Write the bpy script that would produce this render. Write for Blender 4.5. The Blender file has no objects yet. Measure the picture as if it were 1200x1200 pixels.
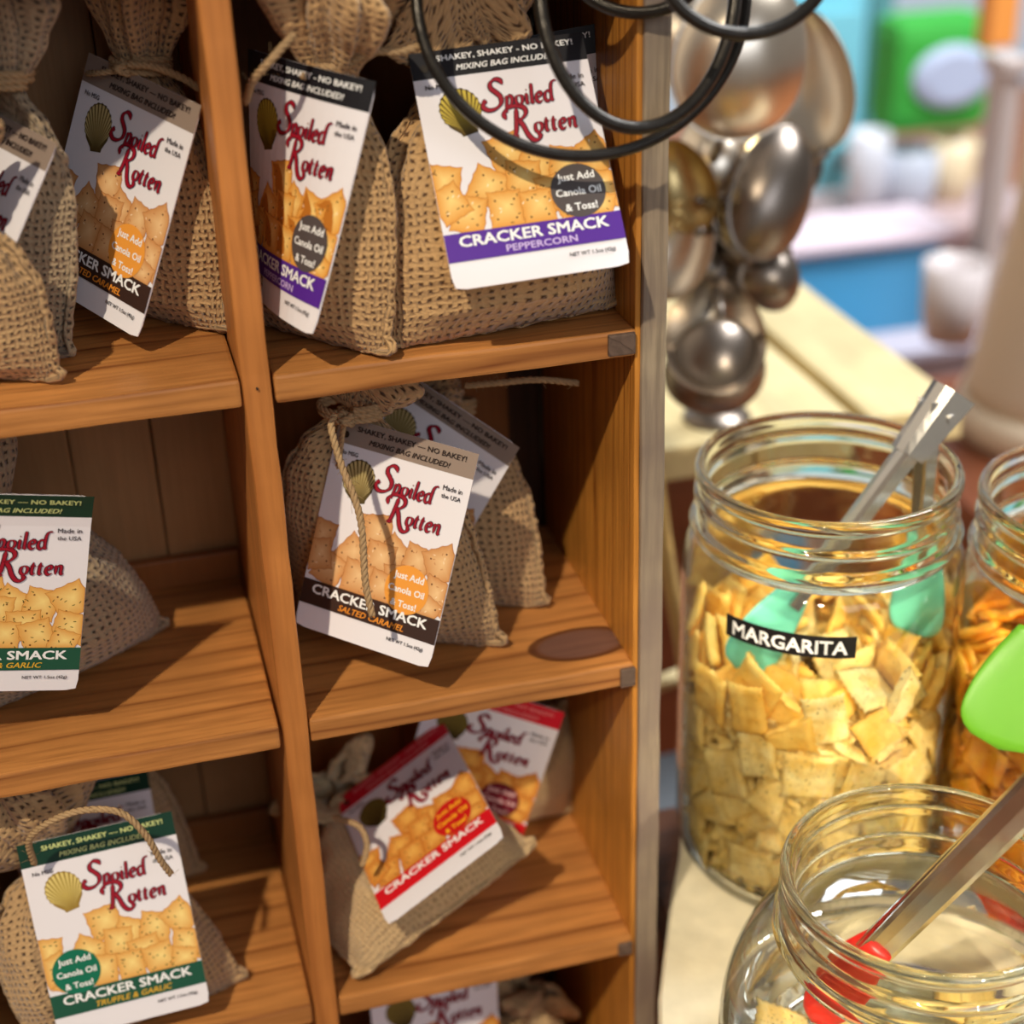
import bpy, bmesh, math, random, json
from mathutils import Vector, Matrix, Quaternion, noise
sc = bpy.context.scene
COL = sc.collection
# ------------------------------------------------------------------ camera
FPX = 1878.67
AX = Vector((0.96432557, -0.14582484, 0.22093284))      # world X seen from the camera (right, down, forward)
AY = Vector((-0.26316139, -0.43768179, 0.85975621))
AZ = Vector((-0.02867553, -0.88722588, -0.46044321))
CAM = Vector((-0.17920331, -0.5109732, 0.349871))
def ray(px, py):
    c = Vector((px - 600, py - 600, FPX))
    return Vector((AX.dot(c), AY.dot(c), AZ.dot(c)))
def at(px, py, depth): return CAM + ray(px, py) / FPX * depth
def on(px, py, ax, val):
    r = ray(px, py); return CAM + r * ((val - CAM[ax]) / r[ax])
cd = bpy.data.cameras.new('camera'); cam = bpy.data.objects.new('camera', cd); COL.objects.link(cam)
cam.matrix_world = Matrix.Translation(CAM) @ Matrix(((AX[0], -AX[1], -AX[2]), (AY[0], -AY[1], -AY[2]), (AZ[0], -AZ[1], -AZ[2]))).to_4x4()
cd.sensor_width = 36; cd.lens = FPX / 1200 * 36; cd.clip_start = .02
cd.dof.use_dof = True; cd.dof.focus_distance = 0.580; cd.dof.aperture_fstop = 5.6
sc.camera = cam
# ------------------------------------------------------------------ light
w = bpy.data.worlds.new('shop_air'); sc.world = w; w.use_nodes = True
w.node_tree.nodes['Background'].inputs[0].default_value = (1.0, .93, .86, 1)
w.node_tree.nodes['Background'].inputs[1].default_value = 0.22
def lamp(name, kind, loc, target, energy, col, size, sy=None, cone=75):
    d = bpy.data.lights.new(name, kind); o = bpy.data.objects.new(name, d); COL.objects.link(o)
    o.location = loc; d.energy = energy; d.color = col
    if kind == 'AREA':
        d.shape = 'RECTANGLE'; d.size = size; d.size_y = sy or size
    else: d.shadow_soft_size = size
    if kind == 'SPOT': d.spot_size = math.radians(cone); d.spot_blend = .9
    o.rotation_euler = (Vector(target) - Vector(loc)).to_track_quat('-Z', 'Y').to_euler()
    return o
lamp('ceiling_spot', 'SPOT', (-.85, -1.09, 1.57), (.08, .0, -.36), 140, (1, .86, .64), .022, cone=31.5)
lamp('jar_fill', 'SPOT', (.30, -1.5, .62), (.17, .0, -.055), 110, (1, .86, .62), .03, cone=14.5)  # added fill with no known source, brightens the crackers in the jars
lamp('jar_side_fill', 'SPOT', (-.55, -1.25, 1.05), (.175, .0, -.10), 115, (1, .86, .60), .03, cone=13)  # second added fill, reaches the lower part of the labelled jar
lamp('window_daylight', 'AREA', (.35, -1.9, 1.0), (-.1, .1, .05), 9.5, (.80, .88, 1), 1.1, .9)
lamp('far_fill', 'AREA', (1.5, .5, 2.2), (1.2, 2.6, -.4), 150, (.95, .98, 1), 1.2, 1.2)  # added fill that brightens the front faces of the far objects
sc.view_settings.view_transform = 'Standard'; sc.view_settings.look = 'None'
sc.view_settings.gamma = 1; sc.view_settings.use_curve_mapping = False
sc.view_settings.exposure = 0.0
sc.cycles.use_denoising = True
sc.cycles.max_bounces = 14; sc.cycles.transparent_max_bounces = 24; sc.cycles.transmission_bounces = 12; sc.cycles.glossy_bounces = 6
sc.cycles.sample_clamp_indirect = 6
# ------------------------------------------------------------------ helpers
def srgb(r, g, b):
    f = lambda c: (c / 255 / 12.92) if c / 255 <= .04045 else ((c / 255 + .055) / 1.055) ** 2.4
    return (f(r), f(g), f(b))
def mesh(name, verts, faces, mat=None, smooth=False, uvs=None, cols=None):
    me = bpy.data.meshes.new(name); me.from_pydata([tuple(v) for v in verts], [], faces)
    if uvs is not None:
        l = me.uv_layers.new(name='UVMap')
        for lp in me.loops: l.data[lp.index].uv = uvs[lp.vertex_index] if not callable(uvs) else uvs(lp)
    if cols is not None:
        a = me.color_attributes.new('print_colour', 'FLOAT_COLOR', 'POINT')
        for i, c in enumerate(cols): a.data[i].color = (c[0], c[1], c[2], 1)
    if mat: me.materials.append(mat)
    if smooth:
        me.polygons.foreach_set('use_smooth', [True] * len(me.polygons))
    me.update(); return me
def obj(name, me, parent=None, loc=None, mat=None):
    o = bpy.data.objects.new(name, me); COL.objects.link(o)
    if mat and me and not me.materials: me.materials.append(mat)
    if parent: o.parent = parent
    if loc is not None: o.location = loc
    return o
def tag(o, label=None, cat=None, group=None, kind=None):
    if label: o['label'] = label
    if cat: o['category'] = cat
    if group: o['group'] = group
    if kind: o['kind'] = kind
    return o
def empty(name, loc, label=None, cat=None, group=None, rot=None):
    o = bpy.data.objects.new(name, None); COL.objects.link(o); o.location = loc; o.empty_display_size = .02
    if rot is not None: o.rotation_euler = rot
    return tag(o, label, cat, group)
def grid_faces(n, m, wrap_m=False, base=0):
    f = []
    for i in range(n - 1):
        for j in range(m if wrap_m else m - 1):
            a = base + i * m + j; b = base + i * m + (j + 1) % m
            f.append((a, b, b + m, a + m))
    return f
def bevel_box(name, x0, x1, y0, y1, z0, z1, mat, bev=.001, seg=2, cuts=None, wob=0, seed=0):
    bm = bmesh.new(); bmesh.ops.create_cube(bm, size=1)
    for v in bm.verts: v.co = Vector(((x0 + x1) / 2 + v.co.x * (x1 - x0), (y0 + y1) / 2 + v.co.y * (y1 - y0), (z0 + z1) / 2 + v.co.z * (z1 - z0)))
    if cuts:
        ax, n = cuts
        lo, hi = [(x0, x1), (y0, y1), (z0, z1)][ax]
        for k in range(1, n):
            c = [0, 0, 0]; c[ax] = lo + (hi - lo) * k / n; nn = [0, 0, 0]; nn[ax] = 1
            bmesh.ops.bisect_plane(bm, geom=bm.verts[:] + bm.edges[:] + bm.faces[:], plane_co=c, plane_no=nn)
    if bev: bmesh.ops.bevel(bm, geom=[e for e in bm.edges if len(e.link_faces) == 2 and e.calc_face_angle() > 1], offset=bev, segments=seg, affect='EDGES', profile=.6)
    if wob:
        for v in bm.verts:
            q = v.co * 38 + Vector((seed * 3.1, seed * 1.7, 0))
            v.co += Vector((noise.noise(q), noise.noise(q + Vector((9, 0, 0))), noise.noise(q + Vector((0, 9, 0))))) * wob
    me = bpy.data.meshes.new(name); bm.to_mesh(me); bm.free(); me.materials.append(mat)
    for p in me.polygons: p.use_smooth = False
    return me
def crom(pts, step):
    P = [Vector(p) for p in pts]
    if len(P) < 3:
        n = max(2, int((P[-1] - P[0]).length / step)); return [P[0].lerp(P[-1], i / n) for i in range(n + 1)]
    P = [P[0] * 2 - P[1]] + P + [P[-1] * 2 - P[-2]]; out = []
    for i in range(1, len(P) - 2):
        a, b, c, d = P[i - 1:i + 3]; n = max(1, int((c - b).length / step))
        for k in range(n):
            t = k / n
            out.append(.5 * ((2 * b) + (c - a) * t + (2 * a - 5 * b + 4 * c - d) * t * t + (3 * b - a - 3 * c + d) * t ** 3))
    out.append(P[-2].copy()); return out
def frames(path):
    T = [(path[min(i + 1, len(path) - 1)] - path[max(i - 1, 0)]).normalized() for i in range(len(path))]
    u = T[0].orthogonal().normalized(); F = []
    for t in T:
        u = (u - t * u.dot(t)); u = u.normalized() if u.length > 1e-6 else t.orthogonal().normalized()
        F.append((t, u, t.cross(u)))
    return F
def tube(path, r, sides=8, closed=False, cap=True):
    path = [Vector(p) for p in path]; F = frames(path); V = []; n = len(path)
    rr = r if callable(r) else (lambda t: r)
    for i, (p, (t, u, v)) in enumerate(zip(path, F)):
        q = rr(i / (n - 1))
        for k in range(sides):
            a = 2 * math.pi * k / sides; V.append(p + (u * math.cos(a) + v * math.sin(a)) * q)
    f = grid_faces(n, sides, True)
    if closed: f += [((n - 1) * sides + k, (n - 1) * sides + (k + 1) % sides, (k + 1) % sides, k) for k in range(sides)]
    elif cap: f += [tuple(range(sides - 1, -1, -1)), tuple(range((n - 1) * sides, n * sides))]
    return V, f
def join(parts):
    V = []; F = []
    for v, f in parts:
        b = len(V); V += list(v); F += [tuple(i + b for i in q) for q in f]
    return V, F
def rope(pts, r=.0011, pitch=.0075, strands=3, seed=0, fray=True):
    rnd = random.Random(seed); path = crom(pts, .0009); F = frames(path); parts = []; L = 0; ang = []
    for i, p in enumerate(path):
        if i: L += (p - path[i - 1]).length
        ang.append(L / pitch * 2 * math.pi)
    for s in range(strands):
        q = [p + (u * math.cos(a + s * 2 * math.pi / strands) + v * math.sin(a + s * 2 * math.pi / strands)) * r * .55 for p, (t, u, v), a in zip(path, F, ang)]
        parts.append(tube(q, r * .62, 6))
    if fray:
        for i in range(int(len(path) * .5)):
            k = rnd.randrange(len(path)); t, u, v = F[k]; a = rnd.uniform(0, 6.28); d = (u * math.cos(a) + v * math.sin(a) + t * rnd.uniform(-1.5, 1.5)).normalized()
            l = rnd.uniform(.001, .0042); p0 = path[k] + d * r * .4; p1 = p0 + d * l; p1b = p0.lerp(p1, .5) + Vector((rnd.uniform(-1, 1), rnd.uniform(-1, 1), rnd.uniform(-1, 1))) * l * .25
            parts.append(tube([p0, p1b, p1], .00007, 3))
    return join(parts)
def lathe(prof, n=96, dh=None):
    V = []; m = len(prof)
    for (r, h) in prof:
        for k in range(n):
            a = 2 * math.pi * k / n; rr = r + (dh(a, h, r) if dh else 0); V.append((rr * math.cos(a), rr * math.sin(a), h))
    return V, grid_faces(m, n, True)
# ------------------------------------------------------------------ materials
class N:
    def __init__(s, name):
        s.m = bpy.data.materials.new(name); s.m.use_nodes = True; s.t = s.m.node_tree; s.b = s.t.nodes['Principled BSDF']; s.out = s.t.nodes['Material Output']
    def n(s, ty, **kw):
        x = s.t.nodes.new(ty)
        for k, v in kw.items():
            if k.startswith('i_'): x.inputs[int(k[2:]) if k[2:].isdigit() else k[2:].replace('_', ' ')].default_value = v
            else: setattr(x, k, v)
        return x
    def l(s, a, b): s.t.links.new(a, b)
    def math(s, op, a, b=None, c=None):
        x = s.n('ShaderNodeMath', operation=op)
        for i, v in enumerate((a, b, c)):
            if v is None: continue
            if isinstance(v, (int, float)): x.inputs[i].default_value = v
            else: s.l(v, x.inputs[i])
        return x.outputs[0]
    def mix(s, f, a, b, bt='MIX'):
        x = s.n('ShaderNodeMix', data_type='RGBA', blend_type=bt)
        for i, v in ((0, f), (6, a), (7, b)):
            if isinstance(v, (int, float)): x.inputs[i].default_value = v
            elif isinstance(v, tuple): x.inputs[i].default_value = (*v[:3], 1)
            else: s.l(v, x.inputs[i])
        return x.outputs[2]
    def ramp(s, fac, stops, interp='LINEAR'):
        x = s.n('ShaderNodeValToRGB'); x.color_ramp.interpolation = interp; e = x.color_ramp.elements
        while len(e) < len(stops): e.new(.5)
        for i, (p, c) in enumerate(stops): e[i].position = p; e[i].color = (*c, 1) if isinstance(c, tuple) else (c, c, c, 1)
        s.l(fac, x.inputs[0]); return x.outputs[0]
    def bump(s, h, strength=.5, dist=.001):
        x = s.n('ShaderNodeBump'); x.inputs['Strength'].default_value = strength; x.inputs['Distance'].default_value = dist
        s.l(h, x.inputs['Height']); s.l(x.outputs[0], s.b.inputs['Normal']); return x
    def base(s, c):
        if isinstance(c, tuple): s.b.inputs['Base Color'].default_value = (*c, 1)
        else: s.l(c, s.b.inputs['Base Color'])
def plain(name, col, rough=.5, metal=0, spec=.5, var=0, scale=40, bump=0, sub=0):
    m = N(name); m.b.inputs['Roughness'].default_value = rough; m.b.inputs['Metallic'].default_value = metal
    m.b.inputs['Specular IOR Level'].default_value = spec
    if sub: m.b.inputs['Subsurface Weight'].default_value = sub; m.b.inputs['Subsurface Radius'].default_value = (.004, .003, .002); m.b.inputs['Subsurface Scale'].default_value = 1
    tc = m.n('ShaderNodeTexCoord'); nz = m.n('ShaderNodeTexNoise'); nz.inputs['Scale'].default_value = scale; nz.inputs['Detail'].default_value = 6
    m.l(tc.outputs['Object'], nz.inputs['Vector'])
    if var: m.base(m.mix(nz.outputs[0], tuple(c * (1 - var) for c in col), tuple(min(1, c * (1 + var)) for c in col)))
    else: m.base(col)
    if bump: m.bump(nz.outputs[0], .6, bump)
    return m.m
def wood(name, axis, light, dark, seed=0, ring=150, knot=None, rough=.42, contrast=1.0, coord='Object', grey=None):
    """pine: growth rings drawn out along one axis, pores, blotches and a knot if asked for"""
    m = N(name); tc = m.n('ShaderNodeTexCoord'); mp = m.n('ShaderNodeMapping')
    s = [1, 1, 1]; s[axis] = .055
    mp.inputs['Scale'].default_value = s; mp.inputs['Location'].default_value = (seed * .37, seed * .71, seed * .53)
    m.l(tc.outputs[coord], mp.inputs[0]); v = mp.outputs[0]
    d = m.n('ShaderNodeTexNoise'); d.inputs['Scale'].default_value = 16; d.inputs['Detail'].default_value = 5; m.l(v, d.inputs['Vector'])
    dv = m.n('ShaderNodeVectorMath', operation='MULTIPLY_ADD'); m.l(d.outputs[1], dv.inputs[0]); dv.inputs[1].default_value = (.045, .045, .045); m.l(v, dv.inputs[2])
    vv = dv.outputs[0]
    if knot:
        # rings pushed aside round the knot
        kd = m.n('ShaderNodeVectorMath', operation='DISTANCE'); mk = m.n('ShaderNodeMapping'); ks = [1, 1, 1]; ks[axis] = .55
        mk.inputs['Scale'].default_value = ks; m.l(tc.outputs[coord], mk.inputs[0]); m.l(mk.outputs[0], kd.inputs[0]); kd.inputs[1].default_value = tuple(k * q for k, q in zip(knot[:3], ks))
        kdist = kd.outputs['Value']
    wv = m.n('ShaderNodeTexWave', wave_type='RINGS', rings_direction='XYZ'[axis], wave_profile='SAW')
    wv.inputs['Scale'].default_value = ring / 6.28; wv.inputs['Distortion'].default_value = 1.6; wv.inputs['Detail'].default_value = 2; wv.inputs['Detail Scale'].default_value = 2
    off = m.n('ShaderNodeVectorMath', operation='ADD'); o3 = [.11, .09, .13]; o3[axis] = 0; off.inputs[1].default_value = o3
    m.l(vv, off.inputs[0]); m.l(off.outputs[0], wv.inputs['Vector'])
    fn = m.n('ShaderNodeTexNoise'); fn.inputs['Scale'].default_value = 420; fn.inputs['Detail'].default_value = 4; m.l(v, fn.inputs['Vector'])
    bl = m.n('ShaderNodeTexNoise'); bl.inputs['Scale'].default_value = 14; bl.inputs['Detail'].default_value = 4; m.l(tc.outputs[coord], bl.inputs['Vector'])
    r = m.ramp(wv.outputs[1], [(0, 0.04), (.62, .10), (.80, .35), (.88, 1.0), (.94, .35), (1, .04)])
    mid = tuple(a * .6 + b * .4 for a, b in zip(light, dark))
    c = m.mix(m.math('MINIMUM', m.math('MULTIPLY', r, .95 * contrast), 1), light, dark)
    c = m.mix(m.math('MULTIPLY', m.ramp(fn.outputs[0], [(.42, 0.0), (.66, 1.0)]), .75 * contrast), c, tuple(x * .8 for x in mid))
    c = m.mix(m.math('MULTIPLY', m.ramp(bl.outputs[0], [(.38, 0.0), (.70, 1.0)]), .6), c, tuple(x * .62 for x in mid))
    if grey: c = m.mix(m.ramp(bl.outputs[0], [(.35, 0.0), (.6, 1.0)]), c, grey)
    if knot:
        rad = knot[3]
        ww = m.n('ShaderNodeTexWave', wave_type='RINGS', rings_direction='SPHERICAL'); ww.inputs['Scale'].default_value = 95; ww.inputs['Distortion'].default_value = 1
        k1 = m.ramp(m.math('DIVIDE', kdist, rad), [(.75, 1.0), (.98, 0.0)])
        k2 = m.ramp(m.math('DIVIDE', kdist, rad), [(.72, 0.0), (.86, 1.0), (.95, 1.0), (1.0, 0.0)])
        kc = m.mix(fn.outputs[0], srgb(95, 66, 58), srgb(125, 88, 74))
        c = m.mix(k1, c, kc); c = m.mix(m.math('MULTIPLY', k2, .8), c, srgb(70, 30, 14))
    m.base(c); m.b.inputs['Roughness'].default_value = rough; m.b.inputs['Specular IOR Level'].default_value = .35
    h = m.math('ADD', m.math('MULTIPLY', r, -.35), m.math('MULTIPLY', fn.outputs[0], .7)); m.bump(h, .55, .0006)
    return m.m
def burlap(name, thread, hole, pitch=.0029, seed=0, loose=1.0):
    """plain weave of round jute threads, laid out in metres by the UV map"""
    m = N(name); uv = m.n('ShaderNodeUVMap'); uv.uv_map = 'UVMap'
    nz = m.n('ShaderNodeTexNoise'); nz.inputs['Scale'].default_value = 75; nz.inputs['Detail'].default_value = 4; m.l(uv.outputs[0], nz.inputs['Vector'])
    wv = m.n('ShaderNodeVectorMath', operation='MULTIPLY_ADD'); m.l(nz.outputs[1], wv.inputs[0]); wv.inputs[1].default_value = (.0052 * loose, .0052 * loose, 0); m.l(uv.outputs[0], wv.inputs[2])
    sx = m.n('ShaderNodeSeparateXYZ'); m.l(wv.outputs[0], sx.inputs[0]); u, v = sx.outputs[0], sx.outputs[1]
    k = math.pi / pitch
    cu = m.math('ABSOLUTE', m.math('COSINE', m.math('MULTIPLY', u, k))); cv = m.math('ABSOLUTE', m.math('COSINE', m.math('MULTIPLY', v, k)))
    ov = m.math('MULTIPLY', m.math('COSINE', m.math('MULTIPLY', u, k)), m.math('COSINE', m.math('MULTIPLY', v, k)))
    ovs = m.math('MULTIPLY_ADD', m.math('SIGN', m.math('MULTIPLY', m.math('SINE', m.math('MULTIPLY', m.math('ADD', u, v), k)), 1.0)), .12, .5)
    nu = m.n('ShaderNodeTexNoise'); nu.inputs['Scale'].default_value = 900; nu.inputs['Detail'].default_value = 3; m.l(uv.outputs[0], nu.inputs['Vector'])
    tw = m.n('ShaderNodeTexNoise'); tw.inputs['Scale'].default_value = 240; m.l(uv.outputs[0], tw.inputs['Vector'])
    hu = m.math('POWER', cu, .8); hv = m.math('POWER', cv, .8)
    h = m.math('MAXIMUM', m.math('MULTIPLY', hu, m.math('MULTIPLY_ADD', ov, .18, .82)), m.math('MULTIPLY', hv, m.math('MULTIPLY_ADD', ov, -.18, .82)))
    h = m.math('MULTIPLY_ADD', m.math('SUBTRACT', nu.outputs[0], .5), .6, h)
    h = m.math('MULTIPLY_ADD', m.math('SUBTRACT', tw.outputs[0], .5), .5, h)
    big = m.n('ShaderNodeTexNoise'); big.inputs['Scale'].default_value = 35; m.l(uv.outputs[0], big.inputs['Vector'])
    t2 = m.mix(big.outputs[0], tuple(c * .78 for c in thread), tuple(min(1, c * 1.25) for c in thread))
    t3 = m.mix(nu.outputs[0], tuple(c * .6 for c in thread), t2)
    msk = m.ramp(h, [(.34, 0.0), (.62, 1.0)])
    m.base(m.mix(msk, hole, t3)); m.b.inputs['Roughness'].default_value = .9; m.b.inputs['Specular IOR Level'].default_value = .15
    m.b.inputs['Sheen Weight'].default_value = .25; m.b.inputs['Sheen Roughness'].default_value = .5
    m.bump(h, 1.0, .0011)
    return m.m

# ------------------------------------------------------------------ printed hang cards
CW, CH = .0605, .0835
_txt = {}
def glyphs(s, bold=0.0, shear=0.0):
    """flat mesh of a line of sans lettering, 1 unit high capitals, centred"""
    key = (s, bold, shear)
    if key in _txt: return _txt[key]
    cu = bpy.data.curves.new('lettering', 'FONT'); cu.body = s; cu.align_x = 'CENTER'; cu.size = 1; cu.resolution_u = 2; cu.offset = bold; cu.shear = shear
    o = bpy.data.objects.new('lettering', cu); COL.objects.link(o)
    dg = bpy.context.evaluated_depsgraph_get(); me = bpy.data.meshes.new_from_object(o.evaluated_get(dg))
    V = [v.co.copy() for v in me.vertices]; F = [tuple(p.vertices) for p in me.polygons]
    bpy.data.objects.remove(o); bpy.data.curves.remove(cu); bpy.data.meshes.remove(me)
    x0 = min(v.x for v in V); x1 = max(v.x for v in V); y0 = min(v.y for v in V); y1 = max(v.y for v in V)
    V = [Vector((v.x - (x0 + x1) / 2, v.y, 0)) for v in V]
    _txt[key] = (V, F, x1 - x0, y0, y1); return _txt[key]
class Print:
    def __init__(s): s.V = []; s.F = []; s.C = []
    def add(s, V, F, col, z):
        b = len(s.V)
        for i, v in enumerate(V):
            s.V.append(Vector((v[0], v[1], z))); s.C.append(col[i] if isinstance(col, list) else col)
        s.F += [tuple(i + b for i in f) for f in F]
    def text(s, st, cx, cy, width, col, z=.00042, bold=.0, shear=0, cap=None):
        V, F, w, y0, y1 = glyphs(st, 0, shear); k = width / w; ky = cap / .70 if cap else k
        for q, (dx, dy) in enumerate(((-1, -1), (1, -1), (1, 1), (-1, 1)) if bold else ((0, 0),)):
            s.add([(cx + (v.x + dx * (bold * 1.2 + .006)) * k, cy + (v.y - .35 + dy * (bold + .004)) * ky, 0) for v in V], F, col, z + q * .00002)
    def rect(s, x0, x1, y0, y1, col, z, nx=14, ny=2):
        V = [(x0 + (x1 - x0) * i / nx, y0 + (y1 - y0) * j / ny, 0) for j in range(ny + 1) for i in range(nx + 1)]
        s.add(V, grid_faces(ny + 1, nx + 1), col, z)
    def poly(s, pts, cen, ccol, ecol, z):
        V = [cen] + list(pts); n = len(pts); F = [(0, i + 1, (i + 1) % n + 1) for i in range(n)]
        s.add(V, F, [ccol] + [ecol] * n, z)
    def stroke(s, pts, wmax, wmin, col, z, nib=math.radians(35)):
        P = crom([(p[0], p[1], 0) for p in pts], .00022); V = []
        for i, p in enumerate(P):
            d = (P[min(i + 1, len(P) - 1)] - P[max(i - 1, 0)]).normalized(); nn = Vector((-d.y, d.x, 0))
            c = abs(d.x * math.sin(nib) - d.y * math.cos(nib)); e = min(1, .35 + min(i, len(P) - 1 - i) * .12)
            ww = (wmin + (wmax - wmin) * c) * .5 * e
            V += [p + nn * ww, p - nn * ww]
        s.add(V, [(2 * i, 2 * i + 1, 2 * i + 3, 2 * i + 2) for i in range(len(P) - 1)], col, z)
    def make(s, name, parent, mat, bend):
        V = [bend.warp(v) for v in s.V]
        return obj(name, mesh(name, V, s.F, mat, cols=s.C), parent)
GL = {  # pen strokes of the display lettering, in cap heights
 'S': (.62, [[(.58, .80), (.50, .95), (.33, 1.0), (.17, .88), (.17, .70), (.32, .54), (.46, .36), (.44, .12), (.24, -.04), (.0, -.06), (-.16, .06), (-.14, .2), (-.02, .22)], [(-.02, .22), (-.12, .28), (-.2, .2)]]),
 'p': (.42, [[(-.02, .42), (.06, .5), (.09, .44), (.05, .1), (.0, -.3)], [(-.06, -.3), (.07, -.28)], [(.08, .38), (.2, .52), (.34, .42), (.30, .12), (.15, 0), (.04, .06)]]),
 'o': (.42, [[(.22, .5), (.06, .4), (.03, .14), (.16, 0), (.32, .1), (.36, .36), (.22, .5)]]),
 'i': (.22, [[(-.01, .42), (.07, .5), (.09, .42), (.07, .1), (.12, .0), (.2, .07)], [(.09, .68), (.11, .74)]]),
 'l': (.22, [[(.03, .92), (.1, .99), (.11, .9), (.07, .1), (.12, .0), (.2, .07)]]),
 'e': (.38, [[(.05, .24), (.24, .3), (.31, .42), (.22, .51), (.08, .42), (.03, .2), (.12, .01), (.24, .01), (.34, .1)]]),
 'd': (.62, [[(.33, .42), (.2, .52), (.06, .42), (.02, .16), (.12, 0), (.24, .04), (.33, .2)], [(.66, .98), (.58, 1.02), (.45, .94), (.37, .7), (.35, .12), (.41, .0), (.48, .06)]]),
 'R': (.80, [[(.24, .94), (.19, .5), (.12, .08), (-.02, -.06)], [(-.02, -.08), (.22, -.02)], [(-.16, .58), (-.2, .8), (-.02, .98), (.26, 1.02), (.50, .92), (.54, .72), (.38, .54), (.18, .50)], [(.26, .52), (.40, .3), (.52, -.02), (.68, -.24), (.86, -.26), (.94, -.12), (.84, -.06)]]),
 't': (.30, [[(.12, .7), (.08, .4), (.07, .1), (.13, .0), (.24, .07)], [(-.03, .46), (.25, .5)]]),
 'n': (.48, [[(-.03, .42), (.05, .5), (.08, .42), (.06, .0)], [(.08, .34), (.2, .5), (.32, .46), (.32, .1), (.37, .0), (.46, .07)]]),
}
def script_word(P, word, x, y, cap, small, z):
    dark = srgb(52, 10, 32); red = srgb(158, 22, 44)
    for i, ch in enumerate(word):
        k = cap if i == 0 else small; w, st = GL[ch]
        for s_ in st:
            q = [(x + (a + b * .06) * k, y + b * k) for a, b in s_]
            P.stroke(q, k * .17 + .0004, k * .06 + .00042, dark, z)
            P.stroke(q, k * .15 - .0001, k * .05 + .00005, red, z + .00003)
        x += w * k * (1.18 if i else .98)
TAN1 = srgb(236, 196, 140); TAN2 = srgb(203, 136, 78)
CRK = [(.05, .56, 10, .19), (.17, .50, 38, .0), (.44, .47, -14, .2), (.58, .55, 30, .19), (.30, .60, 33, .19), (.75, .55, 12, .19), (.92, .53, -32, .2), (.50, .585, 4, .19), (.16, .70, 18, .19), (.66, .66, -8, .19),
       (.93, .67, 12, .19), (.07, .645, -20, .18), (.37, .70, 6, .19), (.55, .71, 3, .18), (.74, .71, -12, .19), (.89, .75, 20, .17)]
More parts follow.
